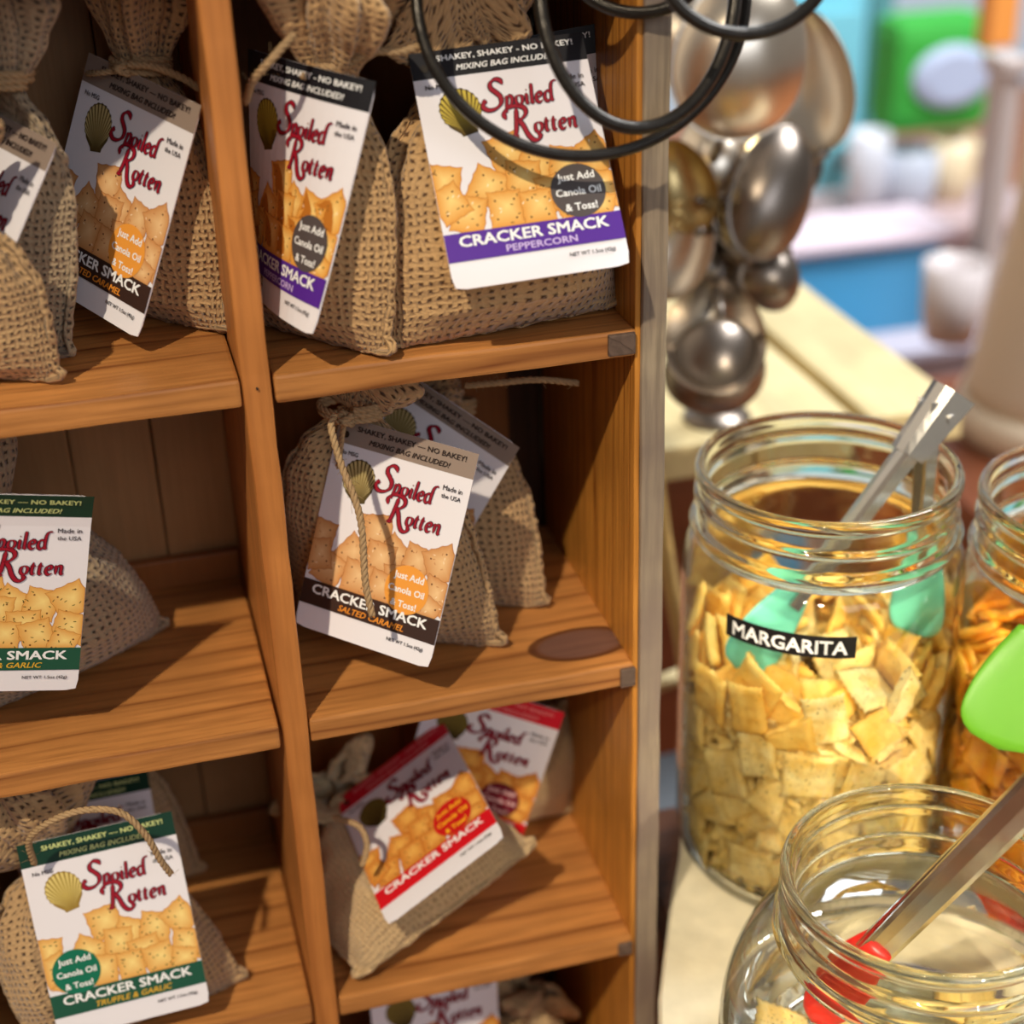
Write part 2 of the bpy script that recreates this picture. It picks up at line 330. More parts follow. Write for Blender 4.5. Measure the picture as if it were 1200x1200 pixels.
def card(parent, root_loc, pose, style, seed, bend_k=0.0, bend_c=.0, corner=.0, twist=0.0):
    loc, rv = pose; ang = Vector(rv).length; R = Matrix.Rotation(ang, 3, Vector(rv)) @ Matrix(((1, 0, 0), (0, 0, -1), (0, 1, 0)))
    rnd = random.Random(seed)
    def bend(x, y):
        tcorn = max(0, x / CW + y / CH - .55)
        t = max(0, y / CH - .28)
        return -bend_k * x * x - bend_c * t * t * .1 + corner * tcorn * tcorn * .1
    def warp(v):
        z = v[2] + bend(v[0], v[1])
        if not twist: return Vector((v[0], v[1], z))
        f = twist * v[1] / CH; return Vector((v[0] * math.cos(f) + z * math.sin(f), v[1], z * math.cos(f) - v[0] * math.sin(f)))
    bend.warp = warp
    W, H = CW, CH; X = lambda u: (u - .5) * W; Y = lambda v: (.5 - v) * H
    # card stock with rounded corners
    nx, ny = 14, 18; V = []; F = []; r = .0016
    for zz in (0, -.00045):
        for j in range(ny + 1):
            for i in range(nx + 1):
                x = -W / 2 + W * i / nx; y = -H / 2 + H * j / ny
                if i in (0, nx) and j in (0, ny): x *= 1 - r * .45 / (W / 2) * 1; y *= 1 - r * .45 / (H / 2)
                V.append(warp((x, y, zz)))
    n1 = (nx + 1) * (ny + 1); F = grid_faces(ny + 1, nx + 1); F += [tuple(i + n1 for i in f[::-1]) for f in grid_faces(ny + 1, nx + 1)]
    rim = [i for i in range(nx)] + [nx + j * (nx + 1) for j in range(ny)] + [ny * (nx + 1) + nx - i for i in range(nx)] + [(ny - j) * (nx + 1) for j in range(ny)]
    for a, b in zip(rim, rim[1:] + rim[:1]): F.append((b, a, a + n1, b + n1))
    c = obj('hang_card', mesh('hang_card', V, F, M['card'], smooth=False), parent)
    c.matrix_local = Matrix.Translation(Vector(loc) - Vector(root_loc)) @ R.to_4x4()
    c['label'] = style['label']
    hd = .118
    # bands
    B = Print(); B.rect(X(0), X(1), Y(hd), Y(0), style['head'], .00008, ny=3); B.make('header_band', c, M['print'], bend)
    B = Print(); B.rect(X(0), X(1), Y(.888), Y(.772), style['band'], .00036); B.make('name_band', c, M['print'], bend)
    # crackers
    B = Print(); z = .0001; tint = style['tint']
    for k, (u, v, a, s_) in enumerate(CRK):
        if s_ == 0: continue
        a = math.radians(-a + rnd.uniform(-5, 5)); s2 = s_ * W * .56; cx, cy = X(u), Y(v); pts = []
        sk = rnd.uniform(.85, 1.0)
        for e in range(4):
            for q in range(9):
                t = q / 9 * 2 - 1; wv = 1 + .035 * math.cos(q * 2 * math.pi / 1.5)
                px, py = [(t, -1), (1, t), (-t, 1), (-1, -t)][e]; px *= s2 * wv * sk; py *= s2 * wv
                x = cx + px * math.cos(a) - py * math.sin(a); y = cy + px * math.sin(a) + py * math.cos(a)
                pts.append((max(-W / 2 + .0001, min(W / 2 - .0001, x)), max(Y(.773), y), 0))
        ccx = max(-W / 2 + .001, min(W / 2 - .001, cx))
        B.poly(pts, (ccx, cy, 0), tint[2], tint[2], z)
        pin = [((p[0] - ccx) * .965 + ccx, (p[1] - cy) * .965 + cy, 0) for p in pts]
        B.poly(pin, (ccx + W * .012, cy + W * .02, 0), tint[0], tint[1], z + .000006)
        for q in range(11):
            px, py = rnd.uniform(-.8, .8) * s2, rnd.uniform(-.8, .8) * s2
            if q < 4: px, py = (q % 2 - .5) * s2, (q // 2 - .5) * s2
            x = cx + px * math.cos(a) - py * math.sin(a); y = cy + px * math.sin(a) + py * math.cos(a)
            if abs(x) > W / 2 - .0006: continue
            col = tint[3] if q < 4 else (tint[4] if q < 8 else tint[5]); rr = .0004 if q < 4 else .0002
            aa = rnd.uniform(0, 3.1); el = 1 if q < 4 else 3.2
            pl = [(x + rr * (el * math.cos(b) * math.cos(aa) - math.sin(b) * math.sin(aa)), y + rr * (el * math.cos(b) * math.sin(aa) + math.sin(b) * math.cos(aa)), 0) for b in [i * math.pi / 3 for i in range(6)]]
            B.poly(pl, (x, y, 0), col, col, z + .00001)
        z += .000014
    tag(B.make('cracker_picture', c, M['print'], bend), kind='stuff')
    # scallop shell
    B = Print(); sx, sy = X(.26), Y(.365); sr = W * .120; s1, s2c, s3 = style['shell']; rt = math.radians(12)
    ro = lambda x, y: (sx + x * math.cos(rt) - y * math.sin(rt), sy + x * math.sin(rt) + y * math.cos(rt), 0)
    nr = 15; out = []
    for i in range(nr * 4 + 1):
        a = math.radians(-38 + 256 * i / (nr * 4)); ee = 1 + .025 * math.cos(2 * math.pi * i / 4)
        out.append(ro(sr * ee * math.cos(a) * .98, sr * 1.22 + sr * ee * math.sin(a) * 1.05))
    base_ = [ro(-sr * .42, sr * .10), ro(-sr * .38, -.06 * sr), ro(sr * .38, -.06 * sr), ro(sr * .42, sr * .10)]
    B.poly(out + base_, ro(0, sr * .9), s2c, s3, .00010)
    for i in range(nr):
        a0 = math.radians(-28 + 236 * (i + .12) / nr); a1 = math.radians(-28 + 236 * (i + .72) / nr)
        B.add([ro(sr * .05 * math.cos(a0), sr * .06), ro(sr * .95 * math.cos(a0), sr * 1.22 + sr * .98 * math.sin(a0)), ro(sr * .95 * math.cos(a1), sr * 1.22 + sr * .98 * math.sin(a1))], [(0, 1, 2)], [s3, s1, s1], .00013)
    tag(B.make('shell_picture', c, M['print'], bend), kind='stuff')
    # badge
    B = Print(); bx, by = style['badge_at']; bx, by = X(bx), Y(by); br = W * .155
    B.poly([(bx + br * math.cos(i * math.pi / 20), by + br * math.sin(i * math.pi / 20), 0) for i in range(40)], (bx, by, 0), style['badge'], style['badge'], .00045)
    for i, (t, wd) in enumerate((('Just Add', .21), ('Canola Oil', .255), ('& Toss!', .18))):
        B.text(t, bx, by + (1 - i) * W * .088 - W * .004, W * wd, style['badge_text'], z=.00049, bold=.014)
    tag(B.make('round_badge', c, M['print'], bend), kind='stuff')
    # lettering
    B = Print(); tc = style['head_text']
    B.text('SHAKEY, SHAKEY ' + style['dash'] + ' NO BAKEY!', X(.54), Y(.037), W * .78, tc, bold=.01, cap=.0020)
    B.text('MIXING BAG INCLUDED!', X(.54), Y(.084), W * .58, tc, bold=.01, shear=.25, cap=.0020)
    dk = srgb(45, 42, 50)
    B.text('No MSG', X(.125), Y(.155), W * .13, dk, bold=.008)
    B.text('Made in', X(.885), Y(.185), W * .135, dk, bold=.004); B.text('the USA', X(.885), Y(.222), W * .135, dk, bold=.004)
    script_word(B, 'Spoiled', X(.385), Y(.275), W * .165, W * .114, .00042)
    script_word(B, 'Rotten', X(.49), Y(.40), W * .165, W * .116, .00042)
    B.text('CRACKER SMACK', X(.5), Y(.808), W * .84, srgb(245, 245, 245), z=.00050, bold=.016, cap=.0037)
    if style['flavour']: B.text(style['flavour'], X(.53), Y(.860), W * style['fw'], style['fcol'], z=.00050, bold=.010, shear=style['shear'], cap=.0023)
    B.text('NET WT 1.5oz (42g)', X(.80), Y(.925), W * .26, dk, bold=.006)
    tag(B.make('lettering', c, M['print'], bend), kind='stuff')
    # eyelet
    B = Print(); ex, ey = X(.075), Y(.075)
    B.poly([(ex + .0014 * math.cos(i * .63), ey + .0014 * math.sin(i * .63), 0) for i in range(10)], (ex, ey, 0), (.02, .015, .01), (.02, .015, .01), .0005)
    B.make('eyelet', c, M['print'], bend)
    return c, (c.matrix_local @ Vector((ex, ey, .001 + bend(ex, ey))))
gold = [srgb(250, 214, 132), srgb(226, 156, 66), srgb(190, 116, 40), srgb(96, 56, 22), srgb(110, 72, 22), srgb(255, 240, 205)]
pale = [srgb(240, 200, 146), srgb(208, 146, 88), srgb(176, 110, 58), srgb(96, 52, 28), srgb(196, 130, 80), srgb(248, 222, 186)]
herb = [srgb(252, 222, 140), srgb(228, 166, 84), srgb(196, 128, 52), srgb(110, 66, 26), srgb(84, 88, 34), srgb(84, 88, 34)]
rich = [srgb(240, 184, 92), srgb(208, 126, 48), srgb(170, 88, 26), srgb(110, 56, 18), srgb(150, 80, 26), srgb(248, 210, 130)]
white = srgb(245, 245, 245)
STY = {
 'caramel': dict(head=srgb(150, 132, 120), head_text=srgb(44, 32, 30), band=srgb(58, 38, 32), badge=srgb(240, 160, 64), badge_text=white, badge_at=(.73, .685), flavour='SALTED CARAMEL', fw=.48, fcol=srgb(238, 150, 50), shear=.25, tint=pale,
     shell=(srgb(206, 186, 128), srgb(150, 128, 70), srgb(74, 60, 30)), dash='—', label='card printed with taupe header, orange badge and brown name band'),
 'pepper': dict(head=srgb(26, 26, 32), head_text=white, band=srgb(84, 38, 150), badge=srgb(84, 76, 76), badge_text=white, badge_at=(.79, .665), flavour='PEPPERCORN', fw=.40, fcol=srgb(206, 184, 232), shear=0, tint=gold,
     shell=(srgb(214, 190, 74), srgb(168, 140, 38), srgb(70, 52, 12)), dash='-', label='card printed with black header, grey badge and purple name band'),
 'truffle': dict(head=srgb(14, 56, 42), head_text=srgb(216, 226, 150), band=srgb(28, 84, 64), badge=srgb(10, 112, 84), badge_text=white, badge_at=(.20, .675), flavour='TRUFFLE & GARLIC', fw=.50, fcol=srgb(226, 178, 56), shear=.25, tint=herb,
     shell=(srgb(232, 212, 130), srgb(208, 184, 92), srgb(150, 120, 50)), dash='—', label='card printed with dark green header, green badge and green name band'),
 'red': dict(head=srgb(206, 20, 44), head_text=srgb(240, 140, 140), band=srgb(214, 22, 34), badge=srgb(206, 26, 26), badge_text=srgb(250, 190, 40), badge_at=(.74, .66), flavour='BUFFALO', fw=.22, fcol=srgb(250, 170, 40), shear=.2, tint=rich,
     shell=(srgb(150, 132, 60), srgb(110, 92, 40), srgb(52, 40, 16)), dash='-', label='card printed with red header and red name band'),
}
STY['red']['flavour'] = None
STY['maroon'] = dict(STY['red'], badge=srgb(112, 18, 40), badge_text=srgb(240, 200, 200), label='card printed with red header and dark maroon badge')
STY['green2'] = dict(STY['truffle'], badge_at=(.79, .68))
# ------------------------------------------------------------------ burlap bags
def lerp(a, b, t): return a + (b - a) * t
def curve_at(tab, t):
    for (t0, a), (t1, b) in zip(tab, tab[1:]):
        if t <= t1:
            q = (t - t0) / (t1 - t0); q = q * q * (3 - 2 * q) * .5 + q * .5; return lerp(a, b, q)
    return tab[-1][1]
HW = [(0, .96), (.05, 1.0), (.3, 1.0), (.55, .93), (.72, .78), (.86, .52), (.95, .26), (1, .16)]
HD = [(0, .12), (.04, .34), (.12, .74), (.28, 1.0), (.55, .95), (.75, .72), (.88, .5), (1, .32)]
def bag(label, P0, P1, a, W=.084, dep=(.026, .018), seed=1, style=None, pose=None, ruff=None, mats=('sack', 'twine'), cardkw=None, twine=None, wrap=True, pinch=.55, slump=0, flop=0):
    P0 = Vector(P0); P1 = Vector(P1); a = Vector(a).normalized(); b = (P1 - P0); Hh = b.length; b = b / Hh
    nrm = a.cross(b).normalized()                     # points at the viewer for an upright bag
    rnd = random.Random(seed)
    root = empty('burlap_bag', P0, label, 'bag', 'burlap bags of crackers in the cubby shelf')
    clamp = None
    if pose:
        cl = Vector(pose[0]); ca = Vector(pose[1]).length; cR = Matrix.Rotation(ca, 3, Vector(pose[1])) @ Matrix(((1, 0, 0), (0, 0, -1), (0, 1, 0)))
        bk = (cardkw or {}).get('bend_k', 0); cRi = cR.transposed()
        def clamp(p):
            q = cRi @ (p + P0 - cl)
            ex = max(0, abs(q.x) - CW / 2); ey = max(0, abs(q.y) - CH / 2); e = math.hypot(ex, ey)
            lim = -.0022 - bk * q.x * q.x + e * 1.1 + .0009 * noise.noise(q * 90)
            if q.z > lim and e < .03: q.z = lim; return cR @ q + cl - P0
            return p
    nr, m = 60, 88; V = []; UV = []
    for i in range(nr + 1):
        t = i / nr
        hw = curve_at(HW, t) * W / 2; hd = curve_at(HD, t)
        cen = b * (Hh * t)
        for k in range(m):
            th = 2 * math.pi * k / m; cx, sy = math.cos(th), math.sin(th)
            d = dep[0] if sy > 0 else dep[1]
            lens = abs(sy) ** (1 + pinch * (1 - t * .7)) * (1 if sy > 0 else -1)
            x = hw * (abs(cx) ** .9) * (1 if cx > 0 else -1); y = d * hd * lens
            # gathers toward the neck
            g = max(0, (t - .55) / .45); wr = 1 + .16 * g * math.cos(th * 9 + seed + 2 * noise.noise(Vector((th, seed, t * 2))))
            x *= wr; y *= wr
            if y > 0: y += slump * math.exp(-((t - .3) / .22) ** 2) * (1 - cx * cx)
            p = cen + a * x + nrm * y
            q = p * 30 + Vector((seed * 7.3, 0, 0)); amp = .0022 * min(1, t * 8)
            p = p + nrm * noise.noise(q) * amp + a * noise.noise(q + Vector((5, 5, 5))) * amp * .6
            q2 = p * 85 + Vector((0, seed * 3.3, 0)); p = p + nrm * noise.noise(q2) * .0008
            # side seam ridge
            if abs(cx) > .985: p = p + a * (.0016 * (1 if cx > 0 else -1) * (1 - t * .6))
            if clamp: p = clamp(p)
            V.append(p); UV.append((th / (2 * math.pi) * round(2.15 * W / .0026) * .0026, t * Hh))
    # bottom cap
    F = grid_faces(nr + 1, m, True)
    V.append(Vector((0, 0, 0)) + b * .001); UV.append((0, 0)); c0 = len(V) - 1
    F += [(c0, (k + 1) % m, k) for k in range(m)]
    def uvf(me, lp, poly_base={}): return None
    me = mesh('sack', V, F, M[mats[0]], smooth=True)
    uvl = me.uv_layers.new(name='UVMap'); per = round(2.15 * W / .0026) * .0026
    for p in me.polygons:
        us = [UV[me.loops[li].vertex_index][0] for li in p.loop_indices]; wrapd = max(us) - min(us) > per / 2
        for li in p.loop_indices:
            u, v_ = UV[me.loops[li].vertex_index]
            if wrapd and u < per / 2: u += per
            uvl.data[li].uv = (u, v_)
    s = obj('sack', me, root)
    # hem along the bottom and up both sides
    hem = []
    path = [a * (-W / 2 * curve_at(HW, t)) + b * (Hh * t) for t in [i / 12 * .8 for i in range(12, 0, -1)]] + [a * (-W / 2 * .92), a * (W / 2 * .92)] + [a * (W / 2 * curve_at(HW, t)) + b * (Hh * t) for t in [i / 12 * .8 for i in range(1, 13)]]
    pp = crom([p * 1.005 + b * .0012 for p in path], .0012)
    v, f = tube(pp, lambda t: .00155, 8)
    v = [p + Vector((noise.noise(p * 260), noise.noise(p * 260 + Vector((3, 0, 0))), noise.noise(p * 260 + Vector((0, 3, 0))))) * .0009 for p in v]
    me = mesh('hem', v, f, M[mats[0]], smooth=True); uvl = me.uv_layers.new(name='UVMap')
    for p in me.polygons:
        for li in p.loop_indices:
            vi = me.loops[li].vertex_index; uvl.data[li].uv = ((vi % 8) * .0013, (vi // 8) * .0012)
    obj('hem', me, root)
    nk = b * Hh
    # gathered top above the twine
    if ruff:
        rd, rl, rr, lob = ruff; rd = Vector(rd).normalized(); n2, m2 = 22, 96; V = []; UV = []
        ua = a - rd * a.dot(rd); ua.normalize(); ub = rd.cross(ua)
        for i in range(n2 + 1):
            t = i / n2; cen = nk + b * (.002) + (b.lerp(rd, min(1, t * 2.2))) * (rl * t)
            r0 = .0072 + (rr - .0072) * math.sin(min(1, t * 1.25) * math.pi / 2) * (1 - .12 * t)
            for k in range(m2):
                th = 2 * math.pi * k / m2
                lo = 1 + (.26 + .16 * t) * t ** .5 * math.cos(lob * th + seed * 1.3 + .8 * math.sin(th * 2 + seed)) + .20 * t ** .4 * math.cos(2.6 * lob * th + seed + 2.2 * noise.noise(Vector((math.cos(th) * 2, math.sin(th) * 2, seed))))
                lo *= 1 - .55 * max(0, (t - .7) / .3) ** 2
                fl = 1 + .25 * t * noise.noise(Vector((math.cos(th) * 1.5 + seed, math.sin(th) * 1.5, t * 2)))
                p = cen + (ua * math.cos(th) * 1.25 + ub * math.sin(th) * .8) * r0 * lo * fl + rd * (.005 * t * math.sin(3 * th + seed))
                p += Vector((noise.noise(p * 120), noise.noise(p * 120 + Vector((4, 0, 0))), noise.noise(p * 120 + Vector((0, 4, 0))))) * .001
                if clamp: p = clamp(p)
                V.append(p); UV.append((th / (2 * math.pi) * per, Hh + t * rl))
        F = grid_faces(n2 + 1, m2, True)
        me = mesh('gathered_top', V, F, M[mats[0]], smooth=True); uvl = me.uv_layers.new(name='UVMap')
        for p in me.polygons:
            us = [UV[me.loops[li].vertex_index][0] for li in p.loop_indices]; wrapd = max(us) - min(us) > per / 2
            for li in p.loop_indices:
                u, v_ = UV[me.loops[li].vertex_index]
                if wrapd and u < per / 2: u += per
                uvl.data[li].uv = (u, v_)
        gt = obj('gathered_top', me, root)
        sm = gt.modifiers.new('cloth', 'SOLIDIFY'); sm.thickness = .0012; sm.offset = 0
    # twine round the neck
    if wrap:
        pts = []
        for k in range(34):
            th = k / 33 * 2 * math.pi * 2.2; rx, ry = .0125 * (W / .084), .0075
            pts.append(nk + a * (rx * math.cos(th)) + nrm * (ry * math.sin(th)) + b * (.0024 * (k / 33) * 2 - .001))
        parts = [rope(pts, .00125, seed=seed)]
        kn = nk + nrm * .009 + b * .001
        parts.append(rope([kn + a * .004 + b * .0015, kn + nrm * .002, kn - a * .003 - b * .001, kn - nrm * .001 + b * .002, kn + a * .003 - b * .002, kn + nrm * .003], .0012, seed=seed + 1))
        v, f = join(parts); obj('neck_twine', mesh('neck_twine', v, f, M[mats[1]], smooth=True), root)
    if style:
        c, hole = card(root, P0, pose, STY[style], seed, **(cardkw or {}))
        kn = nk + nrm * .009
        mid = kn.lerp(hole, .5) + nrm * .003
        v, f = rope([kn, mid, hole + nrm * .0012, hole - nrm * .001], .0010, seed=seed + 2)
        obj('card_string', mesh('card_string', v, f, M[mats[1]], smooth=True), root)
    for tw in (twine or []):
        v, f = rope([Vector(q) - P0 for q in tw], .00125, seed=seed + 5); obj('loose_twine_end', mesh('loose_twine_end', v, f, M[mats[1]], smooth=True), root)
    # stray jute fibres on the cloth
    parts = []
    for q in range(70):
        t = rnd.uniform(.02, .95); k = rnd.randrange(m); p = b * 0
        i = int(t * nr); base_ = me_v = None
        p0 = s.data.vertices[i * m + k].co.copy(); nn = s.data.vertices[i * m + k].normal.copy()
        d = (nn + Vector((rnd.uniform(-1, 1), rnd.uniform(-1, 1), rnd.uniform(-1, 1)))).normalized(); l = rnd.uniform(.0015, .0045)
        parts.append(tube([p0, p0 + d * l * .5 + Vector((0, 0, -.0003)), p0 + d * l + Vector((rnd.uniform(-1, 1), rnd.uniform(-1, 1), -1)) * .0008], .00006, 3))
    v, f = join(parts); tag(obj('loose_fibres', mesh('loose_fibres', v, f, M[mats[1]]), root), kind='stuff')
    return root
# ------------------------------------------------------------------ material set
M = {}
M['card'] = plain('white_card', srgb(238, 234, 240), .42, spec=.4)
pm = N('print_ink'); va = pm.n('ShaderNodeVertexColor'); va.layer_name = 'print_colour'; pm.l(va.outputs[0], pm.b.inputs['Base Color']); pm.b.inputs['Roughness'].default_value = .45; pm.b.inputs['Specular IOR Level'].default_value = .35; M['print'] = pm.m
M['sack'] = burlap('jute_burlap', (.62, .395, .195), (.085, .043, .018))
M['sack_gold'] = burlap('golden_jute_burlap', (.68, .42, .195), (.12, .055, .02))
M['sack_fine'] = burlap('fine_jute_burlap', (.76, .52, .27), (.42, .26, .11), pitch=.0018)
M['sack_grey'] = burlap('greyish_jute_burlap', (.50, .37, .23), (.07, .045, .025))
M['twine'] = plain('jute_twine', (.40, .265, .14), .9, spec=.15, var=.35, scale=700, bump=.0003)
for_x = 0
PL = srgb(214, 142, 76); PD = srgb(136, 66, 24)
# ------------------------------------------------------------------ cubby shelf
XL, XD0, XD1, XR0, XR1 = -.2720, -.1410, -.1312, 0.0, .0118
DEP = .125; SH = [.284, .142, 0.0, -.142, -.284]; TH = .0102
unit = empty('cubby_shelf', (0, 0, -.33), 'stained pine cubby shelf holding the burlap bags', 'shelf')
def part(name, x0, x1, y0, y1, z0, z1, mat, bev=.0012, cuts=None, wob=.0004, seed=0, seg=2):
    o = obj(name, bevel_box(name, x0, x1, y0, y1, z0 + .33, z1 + .33, mat, bev, seg, cuts, wob, seed), unit); return o
M['div'] = wood('pine_divider', 2, srgb(206, 134, 70), srgb(150, 84, 36), 3, ring=90, contrast=.7)
M['side'] = wood('pine_side', 2, srgb(216, 146, 62), srgb(124, 64, 16), 7, ring=240, contrast=1.1)
M['side_front'] = wood('weathered_edge', 2, srgb(172, 156, 132), srgb(118, 104, 88), 2, ring=160, rough=.8, contrast=1.5, grey=srgb(128, 112, 102))
M['back'] = wood('back_board', 2, srgb(158, 98, 50), srgb(120, 66, 28), 5, ring=50, contrast=.5)
M['back2'] = wood('back_board_pale', 2, srgb(176, 132, 88), srgb(144, 100, 58), 6, ring=40, contrast=.4)
part('divider', XD0, XD1, -.0008, DEP, -.329, .31, M['div'], .0016, (2, 46), .0007, 1)
part('side_panel', XR0, XR0 + .0022, .0006, DEP, -.329, .31, M['side'], .0006, (2, 40), .0002, 2)
part('side_edge_board', XR0 + .0023, XR1, -.0012, DEP + .0145, -.329, .31, M['side_front'], .0013, (2, 60), .0006, 3)  # made deeper at the back to block light leaking in behind the boards
part('side_panel', XL - .012, XL, 0, DEP, -.329, .31, M['side'], .0012, (2, 40), .0003, 4)
for i, z in enumerate(SH):
    for jx, (x0, x1) in enumerate(((XL, XD0), (XD1, XR0))):
        g = .0008; kn = None
        if z == 0 and jx: kn = (-.0155, .021, -.001 + .33, .0125)
        mat = wood('pine_shelf', 0, srgb(208, 142, 78), srgb(106, 50, 20), 11 + i * 3 + jx, ring=150, knot=kn)
        part('shelf', x0 + g, x1 - (g if jx == 0 else -.0004), -.0002 + .0005 * jx, DEP, z - TH, z, mat, .0013, (0, 26), .00055, 10 + i * 2 + jx)
M['plug'] = wood('grey_end_grain', 1, srgb(112, 92, 80), srgb(74, 58, 50), 2, ring=300, rough=.7)
part('end_plug', -.0105, -.0002, -.0012, .004, .1330, .1412, M['plug'], .0006, None, .0002)
part('end_plug', -.0055, .0008, -.0010, .004, -.0100, -.0015, M['plug'], .0006, None, .0002)
part('end_plug', -.0060, .0004, -.0012, .004, -.1515, -.1450, M['plug'], .0006, None, .0002)
for x0, x1, k, jj in ((XL, -.206, 'back2', 0), (-.2055, -.172, 'back2', 1), (-.1715, XD0, 'back2', 2), (XD1, -.075, 'back', 3), (-.0745, -.016, 'back', 4)):
    part('back_board', x0, x1, DEP + .001 - (.0 if jj % 2 else .001), DEP + .008, -.329, .31, M[k], .0008, (2, 20), .0003, 20 + jj)
part('back_board', -.0155, XR0, DEP + .004, DEP + .010, -.329, .31, wood('dark_gap_strip', 2, srgb(70, 40, 20), srgb(40, 22, 12), 9), .0006, None)  # dark-coloured strip standing in for the shaded gap in the corner
part('light_stop_panel', XL, XR0 + .002, DEP + .0105, DEP + .014, -.329, .31, M['back'], .0006, None)  # unseen panel added behind the boards to stop light leaking through
for z in SH[:4]: part('back_cleat', XL + .001, XD0 - .001, DEP - .006, DEP - .0005, z, z + .014, M['back'], .001, (0, 10), .0003, 40)
part('toe_rail', XL, XR0, .01, .02, -.3295, -.296, M['div'], .001)
hole = obj('nail_hole', mesh('nail_hole', *tube([(-.13620 + .0, -.0016, .1385 + .33), (-.1362, -.0002, .1385 + .33)], .00045, 8), plain('dark_hole', (.02, .012, .008), .9)), unit)
# ------------------------------------------------------------------ bags with their cards
def P(px, py, y): return on(px, py, 1, y)
def rotd(deg, x=1): return (math.cos(math.radians(deg)) * x, math.sin(math.radians(deg)) * x, 0)
POSE = dict(
A=((-0.1736, 0.0560, 0.1941), (-0.2311, 0.3308, -0.9347)), B=((-0.2250, 0.0433, 0.1895), (-0.4582, 0.3927, -1.0059)),
C=((-0.1175, 0.0190, 0.1999), (-0.20, 0.155, -1.16)), D=((-0.0410, 0.0017, 0.2075), (-0.6381, -0.0339, -0.0625)),
E=((-0.2336, 0.0089, 0.0699), (0.0612, 0.2118, 0.0445)), F=((-0.0929, 0.0216, 0.0605), (-0.3777, 0.2347, -0.7097)),
G=((-0.0715, 0.0690, 0.0590), (0.1, .50, -0.62)), H=((-0.2147, 0.0095, -0.0877), (-0.3142, -0.0464, 0.0019)),
J=((-0.0855, 0.0369, -0.0846), (-175.5802, -57.3613, -44.8280)), K=((-0.0504, 0.0712, -0.0897), (0.0158, 0.2944, -0.3928)))
# top left cubby
bag('burlap bag with orange-badge card leaning on the divider in the top left cubby', (-.167, .072, .1435), P(165, 78, .070), rotd(-49), W=.078, dep=(.017, .022), seed=3, style='caramel', pose=POSE['A'], ruff=((.1, -.15, 1), .045, .016, 4),
    twine=[[P(150, 75, .06), P(180, 78, .055), P(215, 92, .05), P(236, 105, .045)]])
bag('burlap bag with half hidden taupe card, left edge of the top left cubby', (-.2285, .064, .1435), P(-2, 95, .05), rotd(-42), W=.080, dep=(.016, .018), seed=5, style='caramel', pose=POSE['B'], ruff=((.05, -.1, 1), .04, .016, 4), mats=('sack_grey', 'twine'))
bag('cardless burlap bag in front of the others, lower left corner of the top left cubby', (-.2320, .034, .1435), P(-75, 235, .02), rotd(-30), W=.070, dep=(.012, .012), seed=8, ruff=((-.3, 0, 1), .02, .02, 4), mats=('sack', 'twine'))
# top right cubby
bag('burlap bag turned aside, its bent black-header card beside the divider in the top right cubby', (-.1120, .029, .1435), P(384, 88, .028), rotd(-53), W=.070, dep=(.018, .020), seed=11, style='pepper', pose=POSE['C'], ruff=((-.05, -.35, 1), .045, .017, 4), mats=('sack_gold', 'twine'),
    cardkw=dict(bend_k=4, twist=.42), twine=[[P(398, 86, .02), P(430, 62, .01), P(470, 60, .005), P(500, 52, .005)], [P(345, 40, .01), P(318, 70, .005), P(296, 95, .01), P(288, 120, .02)]])
bag('burlap bag with large purple-band card, right of the top right cubby behind the wire rings', (-.0435, .015, .1435), P(560, 70, .038), rotd(9.6), W=.090, dep=(.032, .022), seed=14, style='pepper', pose=POSE['D'], ruff=((-.25, -.45, .9), .045, .022, 5), mats=('sack_gold', 'twine'), pinch=.35)
# spare black card tucked behind the large one
# middle left cubby
bag('burlap bag with dark green card, alone in the middle left cubby', (-.2150, .062, .0015), P(-12, 610, .06), rotd(30), W=.083, dep=(.026, .016), seed=17, style='truffle', pose=POSE['E'], ruff=((-.5, .2, .8), .03, .02, 5), mats=('sack_grey', 'twine'), cardkw=dict(bend_c=-.7))
# middle right cubby
bag('burlap bag with twine hanging down over its orange-badge card, front of middle right cubby', (-.0845, .047, .0015), P(412, 480, .045), rotd(-29), W=.082, dep=(.018, .012), seed=20, style='caramel', pose=POSE['F'], ruff=((.25, -.1, .9), .018, .017, 5),
    twine=[[P(392, 486, .018), P(388, 500, .012), P(400, 545, .006), P(416, 585, .000), P(424, 620, -.004), P(428, 680, -.008), P(436, 722, -.011)]])
bag('burlap bag behind, its tilted taupe card showing at the top of the middle right cubby', (-.052, .067, .0015), P(528, 478, .085), rotd(-28), W=.066, dep=(.013, .012), seed=23, style='caramel', pose=POSE['G'], ruff=((-.9, -.1, .35), .018, .014, 5),
    twine=[[P(545, 452, .05), P(580, 449, .045), P(630, 445, .04), P(678, 449, .038)]])
# bottom left cubby
bag('burlap bag with dark green card and a loop of twine over it, bottom left cubby', (-.2095, .012, -.1405), P(58, 1000, .035), rotd(13), W=.084, dep=(.022, .02), seed=26, style='truffle', pose=POSE['H'], ruff=((-.35, .05, .9), .040, .026, 6), mats=('sack', 'twine'),
    twine=[[P(40, 1012, .012), P(34, 985, .006), P(55, 965, .0), P(95, 950, -.004), P(140, 952, -.006), P(170, 978, -.007), P(188, 1008, -.006), P(200, 1024, -.004)]])
tr = P(172, 903, .080)
bag('burlap bag at the back of the bottom left cubby, only its dark card showing', (-.2150, .098, -.1405), (-.2270, .100, -.052), rotd(0), W=.072, dep=(.010, .010), seed=29, style='green2', pose=((tr[0] - .030, .078, tr[2] - .0405), (.02, .0, .03)), ruff=None)
